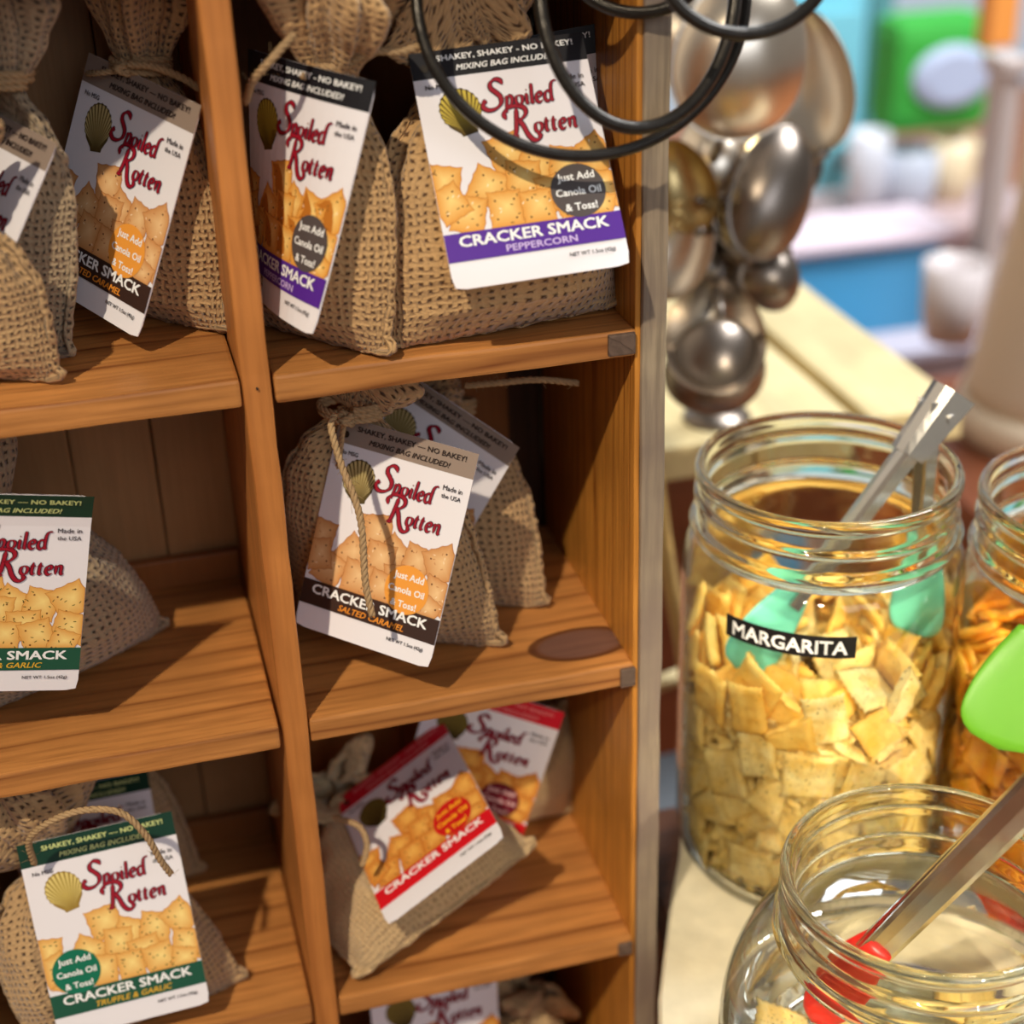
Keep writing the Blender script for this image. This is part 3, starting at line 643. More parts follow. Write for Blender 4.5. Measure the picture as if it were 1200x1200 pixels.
# bottom right cubby
bag('burlap bag slumped back under a red-band card, bottom right cubby', (-.078, .0125, -.118), P(402, 952, .078), (.082, .017, .036), W=.088, dep=(.027, .018), seed=32, style='red', pose=POSE['J'], ruff=((-.35, .05, .9), .022, .017, 5), mats=('sack_fine', 'twine'), pinch=.3, wrap=True,
    twine=[[P(392, 958, .03), P(420, 968, .02), P(430, 990, .015), P(424, 1015, .012)]])
bag('burlap bag at the back, its red-header card with dark maroon badge, bottom right cubby', (-.036, .092, -.1405), P(640, 826, .098), rotd(-4), W=.066, dep=(.018, .014), seed=35, style='maroon', pose=POSE['K'], ruff=None, mats=('sack_fine', 'twine'))
# below the bottom right cubby
tl = P(512, 1206, .036)
bag('burlap bag under the lowest shelf, only the top of its card and frayed cloth showing', (-.060, .060, -.2825), P(600, 1185, .06), rotd(-8), W=.075, dep=(.016, .016), seed=38, style='maroon', pose=((tl[0], .036, tl[2] - .006), (-.12, 0.02, .05)), ruff=((.5, -.1, .6), .016, .018, 6), mats=('sack_fine', 'twine'))
# spare card behind the big purple one
e = empty('loose_hang_card', P(680, 95, .03), 'edge of a second black-header card standing behind the large purple-band card', 'card')
card(e, e.location, ((P(672, 120, .03)[0] - .010, .045, .196), (-.15, -.12, -.2)), STY['pepper'], 50)
# resting poses of the crackers in a filled jar (x, y, z, quaternion, kind)
CRK_POSE = [(0.0219,0.0344,0.0021,0,0.797,0.604,-0,0),(-0.0435,0.0096,0.0107,0.456,0.412,-0.748,0.251,1),(-0.0434,-0.0096,0.0021,0.934,-0,0,0.358,2),(0.0368,-0.0174,0.0046,0.875,0.072,-0.136,0.459,3),(-0.0331,0.0307,0.0021,0,-0.917,0.399,-0,0),(0.0411,0.0082,0.0063,0.488,0,-0.001,-0.873,1),
(-0.0317,0.019,0.0093,0.308,0.256,-0.062,0.914,2),(-0.0397,0.027,0.0063,0,-0.96,0.279,-0,3),(-0.0402,-0.0124,0.0063,0,-0.278,-0.961,0,0),(-0.0034,0.029,0.011,0.492,0.508,-0.492,0.508,1),(-0.0289,0.0459,0.011,0.701,0.624,0.341,0.044,2),(0.0268,0.0274,0.0128,0.232,0.509,-0.143,0.817,3),
(-0.0365,0.0076,0.0304,0.599,-0.315,0.004,-0.736,0),(0.0298,0.0228,0.0122,0.518,-0.292,-0.797,-0.105,1),(0.0201,0.0275,0.015,0.231,0.509,-0.144,0.817,2),(-0.0195,-0.0385,0.0021,0.913,0,-0,-0.407,3),(0.0401,0.002,0.0021,0.001,0.986,-0.164,0,0),(0.0325,-0.0258,0.006,0.867,0.085,-0.165,0.463,1),
(-0.0365,-0.0008,0.0114,0.722,-0.223,0.47,0.457,2),(0.0203,-0.0296,0.0077,0.171,-0.832,0.501,-0.165,3),(-0.0102,0.0429,0.0092,0.058,-0.227,0.126,0.964,0),(0.0083,0.0429,0.0063,0,0.993,-0.115,-0,1),(0.052,-0.0038,0.007,0.412,-0.412,0.575,-0.575,2),(-0.0431,-0.0187,0.0105,0,0.229,-0.973,-0,3),
(0.0011,0.0442,0.0021,0.779,0,0,0.627,0),(0.0052,-0.0401,0.0081,0.202,-0.732,0.635,-0.137,1),(-0.0369,0.0112,0.0197,0.068,0.247,0.457,0.852,2),(0.0492,0.0244,0.011,0.602,-0.602,0.371,-0.371,3),(-0.009,-0.0537,0.011,0.46,-0.537,-0.459,-0.538,0),(0.0126,0.0421,0.0105,0.184,0,-0,0.983,1),
(-0.0462,0.0289,0.0154,0.62,0.62,0.341,0.341,2),(-0.027,-0.0198,0.0166,0.678,-0.144,0.693,0.2,3),(0.0133,-0.0527,0.011,0.433,-0.559,0.433,0.559,0),(0.045,-0.0309,0.011,0.677,0.205,0.677,-0.205,1),(-0.0492,0.025,0.0334,0.687,0.167,0.687,-0.167,2),(0.0406,0.0321,0.0108,0.701,0.245,-0.664,0.085,3),
(-0.0317,-0.0232,0.0021,0,0.358,-0.934,0,0),(-0.0368,-0.0402,0.011,0.657,-0.657,0.261,-0.261,1),(0.0303,-0.0404,0.0151,0.119,0.695,-0.476,0.526,2),(0.0386,-0.0028,0.011,0.005,-0.254,-0.967,0.023,3),(-0.0018,0.0434,0.0195,0.809,-0.281,-0.12,0.502,0),(0.0114,-0.0365,0.0071,0.961,0.032,-0.243,0.126,1),
(-0.0136,-0.0376,0.007,0.835,-0.012,-0.028,-0.55,2),(0.0287,0.0079,0.022,0.226,-0.656,-0.263,0.67,3),(-0.0373,0.0056,0.02,0.495,0.541,-0.662,0.158,0),(-0.0289,0.0272,0.0151,0.863,0.058,0.362,0.348,1),(0.0532,-0.0144,0.0192,0.701,0.095,0.701,-0.095,2),(-0.0501,-0.0033,0.0123,0.711,-0.551,-0.329,0.288,3),
(-0.0167,0.0512,0.0257,0.64,-0.508,-0.486,-0.31,0),(0.0156,0.0394,0.0228,0.127,0.852,-0.241,0.448,1),(0.0456,-0.0086,0.021,0.564,0.528,-0.457,-0.441,2),(0.0348,-0.0184,0.0165,0.278,-0.279,0.916,0.077,3),(-0.0307,-0.0398,0.0152,0.269,-0.654,-0.269,-0.654,0),(-0.0519,0.0031,0.0313,0.599,0.193,0.763,0.146,1),
(0.0367,0.0137,0.0189,0.572,-0.556,0.204,-0.567,2),(0.0332,0.031,0.0251,0.035,0.854,0.519,0.005,3),(0.0113,0.0422,0.0228,0.405,0.772,0.433,0.227,0),(0.0475,0.0112,0.0238,0.733,-0.364,0.514,-0.256,1),(0.0422,0.0142,0.0182,0.572,0.576,-0.509,-0.287,2),(0.0324,0.0286,0.0294,0.021,0.981,-0.19,0.027,3),
(-0.0283,-0.0363,0.0152,0.273,-0.273,-0.652,0.652,0),(-0.0081,-0.0384,0.0129,0.045,0.025,-0.998,-0.035,1),(-0.025,0.03,0.0167,0.605,-0.325,0.17,-0.707,2),(-0.0377,-0.0394,0.0305,0.275,0.652,0.275,-0.652,3),(-0.0258,0.0271,0.0241,0.039,-0.88,-0.289,0.375,0),(-0.0236,-0.0173,0.0185,0.701,0.245,-0.663,0.097,1),
(0.0383,-0.0073,0.0277,0.433,0.227,-0.085,-0.868,2),(-0.0397,0.0378,0.0334,0.277,-0.277,0.651,-0.651,3),(0.0281,-0.0346,0.0229,0.826,-0.298,-0.169,0.448,0),(-0.0049,-0.0429,0.022,0.092,0.818,0.506,-0.258,1),(-0.0135,0.0479,0.0222,0.248,0.034,0.71,-0.658,2),(0.0294,0.046,0.0232,0.277,-0.136,-0.684,0.662,3),
(-0.0091,0.0359,0.0248,0.595,-0.276,0.021,0.755,0),(0.0287,-0.0278,0.0257,0.855,-0.285,-0.189,0.39,1),(-0.0275,-0.0353,0.0283,0.034,0.9,-0.434,-0.012,2),(-0.0421,-0.018,0.0147,0,0.329,-0.944,-0,3),(0.0515,0.018,0.033,0.409,-0.409,-0.577,0.577,0),(-0.0402,-0.0174,0.0239,0.322,0.226,0.073,-0.917,1),
(0.0338,0.0278,0.0337,0.427,-0.031,0.014,0.904,2),(-0.0413,-0.0158,0.0286,0.92,0.075,-0.225,0.313,3),(0.0011,-0.0378,0.0341,0.696,-0.211,0.062,-0.684,0),(-0.0028,-0.0391,0.0243,0.648,-0.017,0.273,0.711,1),(0.0427,-0.0111,0.0345,0.345,-0.216,-0.109,0.907,2),(-0.0316,0.0402,0.0331,0.364,0.187,-0.683,-0.606,3),
(0.0357,0.0406,0.0443,0.615,-0.234,0.671,0.342,0),(0.0167,-0.0368,0.0256,0.118,0.919,0.117,0.358,1),(-0.0266,-0.0273,0.0331,0.01,-0.334,0.943,-0.009,2),(0.0014,-0.0373,0.0268,0.958,-0.196,0.19,0.086,3),(0.0151,0.0403,0.0354,0.142,-0.416,0.871,-0.219,0),(0.0317,0.0252,0.0379,0.863,-0.033,-0.007,0.503,1),
(0.0312,-0.0265,0.0324,0.047,-0.721,0.603,-0.339,2),(0.0027,-0.0436,0.0395,0.2,0.08,-0.972,0.091,3),(-0.0287,-0.028,0.0373,0.949,-0.002,-0.015,-0.316,0),(0.031,0.0189,0.052,0.139,-0.621,0.065,0.769,1),(-0.0196,0.0412,0.033,0.03,-0.465,0.733,0.495,2),(0.0043,0.0432,0.0373,0.656,0.217,-0.13,-0.711,3),
(0.036,-0.0086,0.0372,0.253,0.675,0.667,0.19,0),(-0.0363,-0.0169,0.0416,0.815,-0.087,-0.251,-0.516,1),(-0.003,0.039,0.0376,0.235,-0.536,0.805,-0.093,2),(0.0434,0.0058,0.0416,0.412,0.431,0.389,-0.702,3),(-0.0238,0.0326,0.0372,0.435,-0.732,-0.52,0.061,0),(-0.0376,0.0141,0.0388,0.177,0.837,0.195,-0.48,1),
(0.0408,0.0224,0.0477,0.396,-0.43,-0.56,0.587,2),(0.0297,-0.0216,0.0521,0.339,0.784,0.22,0.471,3),(0.0332,0.0111,0.0519,0.398,-0.439,0.646,-0.481,0),(-0.0017,0.0397,0.0433,0.22,-0.645,0.721,-0.125,1),(0.0168,-0.0337,0.0368,0.185,-0.707,0.598,-0.33,2),(0.0449,-0.031,0.0305,0.206,-0.676,0.206,0.677,3),
(-0.0401,-0.0124,0.0478,0.938,-0.164,-0.208,-0.224,0),(-0.0382,-0.0136,0.0442,0.861,-0.111,-0.241,-0.433,1),(0.0415,-0.0352,0.046,0.295,0.297,-0.642,-0.643,2),(0.0199,0.0335,0.0448,0.073,-0.985,0.146,0.063,3),(-0.0245,0.0279,0.0402,0.424,-0.47,-0.766,-0.114,0),(0.0463,0.02,0.0512,0.171,-0.704,-0.068,-0.686,1),
(0.0553,-0.0001,0.025,0.707,-0.001,-0.707,-0.001,2),(-0.0542,0.0006,0.0469,0.021,-0.714,0.042,-0.699,3),(-0.0229,0.0261,0.044,0.391,-0.863,-0.252,0.2,0),(0.0203,-0.0348,0.0345,0.593,-0.331,-0.182,0.712,1),(0.0326,-0.006,0.0397,0.648,0.196,-0.248,-0.692,2),(-0.0454,0.0085,0.0484,0.019,0.492,0.324,0.808,3),
(-0.0143,0.0475,0.0548,0.632,0.606,-0.038,0.481,0),(-0.029,0.0457,0.0546,0.427,0.64,-0.265,0.581,1),(-0.0493,-0.0248,0.0326,0.689,0.178,-0.685,0.158,2),(0.0517,-0.0172,0.0525,0.303,0.526,-0.495,-0.621,3),(0.0428,-0.0057,0.0499,0.107,0.872,-0.192,-0.438,0),(-0.0283,-0.0337,0.0415,0.948,-0.01,-0.011,0.318,1),
(0.0545,-0.0028,0.0586,0.127,-0.67,0.123,-0.721,2),(0.0041,-0.0377,0.0422,0.089,0.971,0.09,-0.201,3),(-0.0394,-0.0145,0.0539,0.584,0.005,-0.264,-0.767,0),(-0.0106,-0.0379,0.04,0.56,-0.421,-0.362,0.615,1),(0.0206,-0.0476,0.0427,0.748,0.617,0.223,-0.099,2),(-0.0012,0.0353,0.0616,0.478,0.017,-0.663,0.576,3),
(-0.0246,-0.0337,0.0504,0.001,0.156,-0.987,-0.03,0),(-0.0407,0.0169,0.0498,0.42,0.286,-0.852,0.122,1),(-0.0294,-0.0334,0.0457,0.01,0.97,0.243,0.012,2),(0.0068,-0.0539,0.0541,0.439,-0.512,0.502,0.542,3),(0.004,0.0533,0.0411,0.721,-0.616,0.223,0.226,0),(-0.0173,0.0317,0.0511,0.299,0.034,-0.897,-0.323,1),
(0.038,-0.0157,0.0707,0.939,-0.238,-0.233,-0.082,2),(-0.0448,0.0085,0.0676,0.641,0.243,-0.682,0.255,3),(-0.0361,-0.0151,0.0603,0.138,-0.116,0.957,-0.226,0),(-0.0001,-0.04,0.0501,0.683,-0.18,0.097,-0.701,1),(0.0346,-0.0289,0.0468,0.585,0.237,-0.53,-0.567,2),(-0.0398,0.032,0.0552,0.014,0.504,-0.596,-0.625,3),
(0.015,0.0368,0.0508,0.992,0.08,0.085,-0.041,0),(0.0443,-0.0041,0.0549,0.763,0.226,0.39,0.464,1),(0.0281,0.033,0.0626,0.398,0.402,-0.82,0.085,2),(0.0315,-0.0269,0.0491,0.814,-0.214,-0.539,0.022,3),(0.0165,0.0508,0.0592,0.726,-0.597,0.313,0.136,0),(0.0134,-0.0358,0.0512,0.293,0.752,-0.591,-0.014,1),
(0.0177,0.0311,0.0537,0.05,-0.934,0.338,0.106,2),(0.0194,0.0216,0.0627,0.374,-0.67,-0.226,-0.6,3),(0.0416,0.0125,0.0666,0.996,0.026,-0.076,0.025,0),(0.0512,0.0186,0.055,0.121,0.697,0.121,-0.697,1),(-0.0376,0.0285,0.062,0.785,0.551,0.24,0.153,2),(-0.0423,-0.0341,0.056,0.662,0.226,-0.672,0.242,3),
(0.0228,0.0333,0.0609,0.264,0.233,0.333,0.874,0),(-0.0076,-0.0398,0.0578,0.04,0.975,0.082,-0.201,1),(-0.0348,0.0231,0.0607,0.455,0.044,0.54,-0.706,2),(0.0377,0.0381,0.0668,0.56,-0.112,0.693,0.44,3),(-0.0158,-0.0518,0.0443,0.153,0.04,0.716,0.68,0),(-0.0384,0.024,0.0736,0.855,0.172,-0.079,0.484,1),
(0.0489,-0.0228,0.0697,0.67,-0.503,-0.481,0.258,2),(-0.0312,0.0099,0.0532,0.364,0.411,-0.723,-0.42,3),(-0.0015,0.0437,0.0647,0.304,-0.325,-0.501,-0.742,0),(0.0423,-0.025,0.0627,0.485,-0.645,-0.287,0.515,1),(-0.0133,0.0263,0.0558,0.648,-0.689,-0.157,0.283,2),(-0.0418,-0.0094,0.0604,0.593,0.002,-0.265,-0.76,3),
(-0.0502,0.0057,0.0852,0.717,0.366,-0.485,-0.343,0),(0.016,0.0348,0.0748,0.078,0.837,0.54,-0.027,1),(0.0164,-0.0383,0.0562,0.217,0.113,-0.949,0.197,2),(0.0364,-0.0072,0.07,0.337,0.666,0.664,-0.041,3),(-0.0283,0.0093,0.0655,0.388,0.43,-0.597,-0.555,0),(0.023,0.0481,0.0821,0.411,-0.158,0.734,0.517,1),
(-0.0542,0.0024,0.0626,0.488,0.542,0.466,0.501,2),(0.0137,0.0348,0.0789,0.034,0.607,-0.79,0.076,3),(-0.0007,0.051,0.0733,0.684,-0.639,0.155,0.315,0),(0.04,0.0308,0.0775,0.496,0.664,0.103,-0.55,1),(-0.0516,-0.0165,0.0714,0.394,0.659,-0.161,-0.62,2),(-0.0101,0.0528,0.0778,0.703,-0.557,-0.349,-0.269,3),
(0.0421,-0.0029,0.0762,0.286,0.589,0.746,-0.119,0),(-0.0299,0.0417,0.0694,0.634,0.599,-0.031,0.488,1),(-0.0267,-0.0313,0.0548,0.03,-0.969,-0.245,-0.002,2),(0.0267,-0.0198,0.0547,0.805,-0.28,-0.507,0.125,3),(0.0269,-0.0387,0.0678,0.214,0.859,0.102,0.453,0),(0.048,-0.024,0.0888,0.619,-0.531,-0.523,0.246,1),
(0.0371,0.0275,0.0757,0.613,-0.715,0.191,-0.275,2),(0.0279,0.0135,0.0777,0.616,0.19,-0.765,-0.002,3),(0.0142,0.0356,0.0831,0.034,0.616,-0.783,0.075,0),(0.0536,0.009,0.0821,0.529,-0.551,0.447,-0.466,1),(0.0201,-0.0212,0.0602,0.706,-0.48,-0.519,0.031,2),(0.0212,-0.0368,0.0671,0.839,-0.223,-0.478,0.135,3),
(-0.0287,-0.0299,0.0685,0.015,0.593,-0.714,-0.371,0),(0.0179,0.0348,0.0876,0.043,0.308,0.948,-0.07,1),(-0.0191,0.033,0.0649,0.307,-0.266,0.022,-0.913,2),(-0.0482,-0.0062,0.0692,0.124,0.668,0.2,0.706,3),(-0.039,0.0132,0.0783,0.075,0.014,-0.012,-0.997,0),(0.0299,-0.026,0.0807,0.556,0.171,-0.114,-0.805,1),
(-0.0071,0.0395,0.0889,0.939,-0.151,0.292,-0.098,2),(-0.0099,0.0388,0.0741,0.146,0.454,0.747,0.463,3),(-0.013,-0.0409,0.0655,0.969,-0.043,0.229,0.077,0),(0.0416,-0.0034,0.0815,0.299,0.924,0.223,0.083,1),(0.014,-0.035,0.0674,0.266,-0.721,0.499,-0.401,2),(0.0062,-0.0404,0.0646,0.047,-0.853,-0.045,-0.518,3),
(-0.0118,0.0354,0.0762,0.748,0.462,-0.148,-0.452,0),(0.0309,0.0136,0.083,0.662,0.201,0.582,0.428,1),(0.0332,-0.0229,0.0776,0.032,-0.969,0.136,-0.203,2),(0.0028,-0.0385,0.0677,0.541,-0.351,-0.384,0.661,3),(0.0349,0.015,0.0836,0.44,-0.578,0.213,-0.653,0),(-0.0125,-0.0371,0.0695,0.224,-0.007,-0.972,0.062,1),
(-0.0287,-0.0465,0.0645,0.241,-0.556,-0.411,-0.682,2),(-0.0402,0.0169,0.0824,0.012,-0.257,0.966,-0.015,3),(0.0196,-0.0352,0.0807,0.156,0.629,0.75,0.135,0),(-0.031,-0.0171,0.0773,0.875,-0.359,0.288,0.152,1),(0.0302,-0.0451,0.0594,0.094,-0.463,0.514,0.716,2),(0.0425,-0.0331,0.1057,0.578,-0.082,-0.74,-0.335,3),
(0.0167,-0.0326,0.1129,0.256,-0.936,-0.21,0.117,0),(0.0085,-0.0536,0.0735,0.693,-0.716,-0.012,0.078,1),(0.028,0.0304,0.0936,0.02,0.826,-0.557,0.084,2),(-0.0378,0.0222,0.0869,0.042,0.73,-0.683,0.005,3),(0.0539,-0.0036,0.1066,0.587,0.457,0.517,0.425,0),(0.0285,0.0256,0.0985,0.033,-0.343,0.935,-0.079,1),
(-0.0259,0.0358,0.0832,0.529,-0.824,0.072,0.192,2),(0.0271,-0.0466,0.0955,0.47,-0.714,0.192,0.482,3),(0.0313,-0.0117,0.0998,0.132,0.496,-0.281,-0.811,0),(-0.0401,-0.0278,0.0821,0.111,0.706,0.426,0.554,1),(0.0494,-0.0093,0.1014,0.091,-0.672,0.153,-0.719,2),(-0.0066,0.0455,0.0961,0.083,-0.494,-0.104,-0.859,3),
(0.0476,0.0125,0.0915,0.093,0.636,0.228,0.732,0),(-0.0307,0.033,0.0999,0.458,-0.401,0.698,0.378,1),(-0.0326,0.0276,0.0957,0.099,0.153,0.79,0.586,2),(-0.0104,-0.0358,0.0729,0.199,0.702,-0.673,-0.12,3),(-0.028,0.0411,0.0861,0.813,0.508,0.243,-0.152,0),(0.0419,-0.0181,0.1018,0.637,0.202,-0.634,-0.39,1),
(0.0386,0.0382,0.0969,0.016,-0.484,-0.491,0.724,2),(0.01,-0.039,0.082,0.005,0.154,0.002,-0.988,3),(-0.0345,-0.0122,0.0882,0.458,0.735,-0.499,0.042,0),(-0.04,-0.0154,0.1041,0.268,0.151,0.388,0.869,1),(-0.0527,-0.001,0.0879,0.7,-0.187,-0.572,0.384,2),(-0.0442,-0.0251,0.086,0.549,-0.454,0.688,-0.134,3),
(0.0282,-0.0299,0.089,0.995,-0.025,-0.007,0.096,0),(-0.018,0.0261,0.0841,0.67,0.508,0.519,0.15,1),(-0.033,-0.011,0.0784,0.122,0.619,0.637,-0.444,2),(0.0374,0.0011,0.0933,0.638,0.264,-0.455,0.562,3),(-0.0088,-0.0375,0.0771,0.693,0.115,0.202,0.683,0),(-0.003,0.0454,0.0985,0.497,0.103,-0.857,0.093,1),
(0.0263,-0.025,0.1044,0.11,0.109,-0.478,0.864,2),(-0.0281,-0.0365,0.0824,0.783,0.317,-0.526,0.099,3),(-0.0124,0.0439,0.108,0.557,-0.124,0.82,0.034,0),(-0.0323,0.0236,0.0997,0.09,0.159,0.825,0.535,1),(0.0042,0.0461,0.0946,0.434,0.644,-0.574,-0.259,2),(0.0039,-0.0432,0.0869,0.127,0.218,0.965,-0.075,3),
(-0.0139,-0.0518,0.0844,0.631,0.527,-0.471,0.321,0),(-0.0493,-0.0214,0.0974,0.035,-0.678,-0.289,-0.675,1),(0.0425,0.0161,0.0921,0.556,0.539,-0.503,-0.383,2),(-0.0004,-0.0381,0.0893,0.988,-0.106,-0.102,0.05,3),(0.0361,-0.011,0.0993,0.528,0.554,0.607,0.214,0),(-0.0291,-0.0004,0.092,0.327,0.656,-0.263,-0.627,1),
(-0.0258,-0.0225,0.1105,0.158,0.754,-0.208,0.603,2),(-0.0094,-0.0341,0.0816,0.096,-0.752,-0.617,0.212,3),(0.021,-0.0322,0.0984,0.073,-0.39,-0.89,0.226,0),(0.0493,-0.0206,0.126,0.105,0.569,-0.336,-0.743,1),(-0.0325,-0.041,0.094,0.601,-0.675,0.428,0.028,2),(0.0399,0.0114,0.0847,0.253,0.775,-0.143,-0.561,3),
(-0.003,-0.0393,0.0992,0.72,-0.285,-0.275,0.569,0),(0.0215,0.0362,0.1003,0.114,0.205,-0.306,-0.923,1),(-0.0029,0.046,0.1067,0.259,-0.574,-0.644,0.434,2),(-0.0276,0.0369,0.101,0.407,-0.722,-0.355,-0.432,3),(-0.0226,-0.0305,0.094,0.284,0.176,0,0.943,0),(0.0025,0.0424,0.108,0.145,-0.715,-0.484,0.484,1),
(0.0145,0.0381,0.1003,0.366,0.631,0.683,-0.041,2),(-0.0027,-0.0543,0.1041,0.675,0.723,0.106,-0.103,3),(-0.0324,0.0209,0.1042,0.819,0.537,-0.072,-0.186,0),(-0.0142,-0.0418,0.11,0.288,0.081,-0.759,0.578,1),(0.0155,-0.0485,0.0963,0.028,-0.321,0.592,-0.739,2),(0.0513,0.0181,0.1019,0.188,0.716,0.037,-0.671,3),
(-0.024,-0.0488,0.1099,0.689,-0.689,0.161,-0.161,0),(0.0183,0.051,0.1105,0.03,-0.193,-0.665,0.721,1),(-0.0209,-0.0372,0.0992,0.957,0.068,0.269,-0.089,2),(-0.0079,0.029,0.1061,0.07,-0.064,-0.704,-0.704,3),(0.0332,0.0213,0.1038,0.081,0.455,0.886,-0.029,0),(-0.0302,-0.0078,0.1155,0.3,-0.61,0.181,-0.71,1),
(-0.0425,0.0104,0.0968,0.223,0.551,-0.792,0.141,2),(0.0121,0.0439,0.1215,0.792,0.498,-0.323,0.147,3),(0.0371,-0.0033,0.1107,0.336,0.651,0.673,-0.102,0),(0.0147,-0.0391,0.1153,0.081,-0.777,0.563,0.269,1),(0.0306,0.0175,0.1083,0.017,0.807,-0.585,0.084,2),(-0.0349,0.0171,0.1047,0.496,0.452,0.298,-0.678,3),
(-0.0139,0.0437,0.1156,0.665,0.42,-0.368,-0.496,0),(-0.012,-0.0294,0.1104,0.617,-0.734,0.233,0.161,1),(0.0095,-0.0366,0.095,0.019,0.037,-0.993,0.112,2),(0.0398,0.0214,0.1131,0.082,0.9,0.426,0.025,3),(0.0061,0.0418,0.1108,0.24,0.847,-0.163,-0.445,0),(-0.0491,0.0218,0.1029,0.288,-0.441,0.518,-0.674,1),
(-0.0149,-0.0464,0.1098,0.105,0.139,0.653,0.737,2),(-0.0548,0.0014,0.1099,0.515,0.476,-0.517,-0.492,3),(0.0277,0.0297,0.1147,0.158,-0.089,0.067,0.981,0),(0.0231,0.0451,0.1148,0.61,-0.498,0.522,0.327,1),(0.0173,-0.0517,0.1119,0.245,0.443,-0.511,0.695,2),(0.0036,-0.0539,0.1294,0.642,0.72,-0.189,0.183,3),
(-0.0346,-0.0351,0.1176,0.273,-0.654,-0.302,-0.638,0),(0.0006,0.0535,0.1288,0.644,-0.559,0.364,0.376,1),(0.0235,0.0246,0.1192,0.331,-0.1,0.05,0.937,2),(-0.0078,-0.0454,0.1216,0.071,0.282,0.019,0.957,3),(0.0417,0.0348,0.1292,0.664,0.24,-0.664,0.246,0),(-0.027,0.0465,0.1206,0.225,-0.531,0.481,0.66,1),
(-0.0323,-0.0443,0.1324,0.251,-0.586,-0.367,-0.678,2),(-0.0413,-0.0356,0.1151,0.221,-0.338,-0.607,0.684,3),(-0.0433,-0.0044,0.1147,0.574,-0.253,-0.728,0.275,0),(0.0264,-0.0278,0.12,0.306,0.697,-0.571,-0.309,1),(-0.0393,0.0093,0.1105,0.862,0.414,0.045,-0.29,2),(-0.0479,-0.0035,0.1142,0.579,-0.241,-0.728,0.277,3),
(-0.0339,-0.0092,0.1134,0.184,-0.709,-0.304,0.609,0),(-0.0169,0.0181,0.143,0.535,0.214,-0.239,-0.782,1),(0.0345,-0.026,0.1195,0.236,0.683,-0.667,-0.183,2),(-0.034,0.0143,0.1098,0.145,0.072,0.837,0.522,3),(-0.0326,0.0321,0.1246,0.131,-0.782,-0.296,-0.533,0),(-0.0102,-0.0337,0.1108,0.714,0.603,0.207,-0.288,1),
(-0.0269,0.0123,0.1293,0.131,-0.894,0.243,-0.352,2),(-0.0089,-0.0332,0.1274,0.798,0.161,0.236,0.531,3),(-0.0262,0.0303,0.1238,0.533,-0.296,0.782,0.131,0),(0.0373,-0.0025,0.1212,0.172,0.004,0.936,-0.306,1),(0.0122,0.0301,0.1277,0.885,0.3,-0.317,-0.162,2),(0.0295,-0.0455,0.1195,0.395,-0.037,0.672,-0.626,3),
(-0.0419,0.0038,0.1308,0.332,0.881,0.291,-0.17,0),(0.0051,0.0346,0.1312,0.777,-0.097,-0.325,0.53,1),(-0.017,0.0412,0.1179,0.558,-0.145,0.817,0.02,2),(-0.0384,-0.0048,0.1115,0.694,0.213,0.6,0.337,3),(0.01,-0.0368,0.1244,0.134,-0.967,-0.185,0.116,0),(0.0389,-0.0051,0.1184,0.232,0.199,0.915,-0.263,1),
(0.0254,0.0418,0.1299,0.472,-0.704,0.527,0.065,2),(-0.019,-0.0512,0.1389,0.673,-0.715,0.042,-0.184,3),(-0.0127,-0.0386,0.1371,0.068,0.066,-0.374,0.922,0),(0.0279,0.023,0.1348,0.442,0.489,-0.288,0.694,1),(0.0411,0.0291,0.1302,0.306,0.684,0.177,-0.638,2),(-0.0411,0.0061,0.1227,0.591,-0.279,-0.248,-0.715,3),
(-0.0194,-0.0108,0.1333,0.153,0.583,0.703,0.378,0),(-0.0183,0.0331,0.1318,0.688,-0.001,-0.549,0.475,1),(0.0427,0.0163,0.1235,0.222,0.273,-0.728,-0.588,2),(0.035,-0.036,0.137,0.74,-0.499,-0.451,0.005,3),(0.0032,0.0325,0.1346,0.289,0.227,0.913,0.178,0),(0.0086,-0.039,0.1288,0.13,0.072,-0.982,-0.12,1),
(-0.0361,0.0214,0.127,0.858,0.166,-0.349,-0.337,2),(0.0243,0.0362,0.145,0.114,0.992,0.009,0.062,3),(0.0225,-0.0019,0.1342,0.363,0.52,-0.717,-0.291,0),(0.0308,-0.0018,0.1369,0.168,0.461,0.066,0.869,1),(-0.0131,-0.0411,0.1405,0.379,0.19,-0.329,0.844,2),(0.0338,0.015,0.1266,0.597,-0.716,-0.304,0.196,3),
(-0.0285,-0.0308,0.1251,0.62,-0.579,0.514,0.13,0),(-0.0534,-0.0105,0.1324,0.068,-0.704,-0.065,-0.704,1),(-0.021,0.0362,0.1203,0.167,-0.8,-0.243,-0.523,2),(-0.0453,-0.0305,0.1363,0.384,0.268,0.664,0.583,3),(-0.0266,0.0329,0.1468,0.518,-0.483,-0.351,0.612,0),(-0.0168,0.0509,0.1447,0.09,-0.261,0.614,0.74,1),
(-0.0447,0.0311,0.1238,0.384,0.673,-0.069,0.628,2),(0.0455,0.0073,0.1383,0.516,0.318,0.058,0.793,3),(0.026,-0.0238,0.1452,0.53,-0.104,0.837,-0.088,0),(0.0263,-0.0029,0.1359,0.462,-0.145,-0.873,0.053,1),(0.0272,0.0346,0.1312,0.151,-0.735,-0.469,-0.466,2),(-0.0113,0.0473,0.1386,0.684,0.707,0.162,-0.077,3),
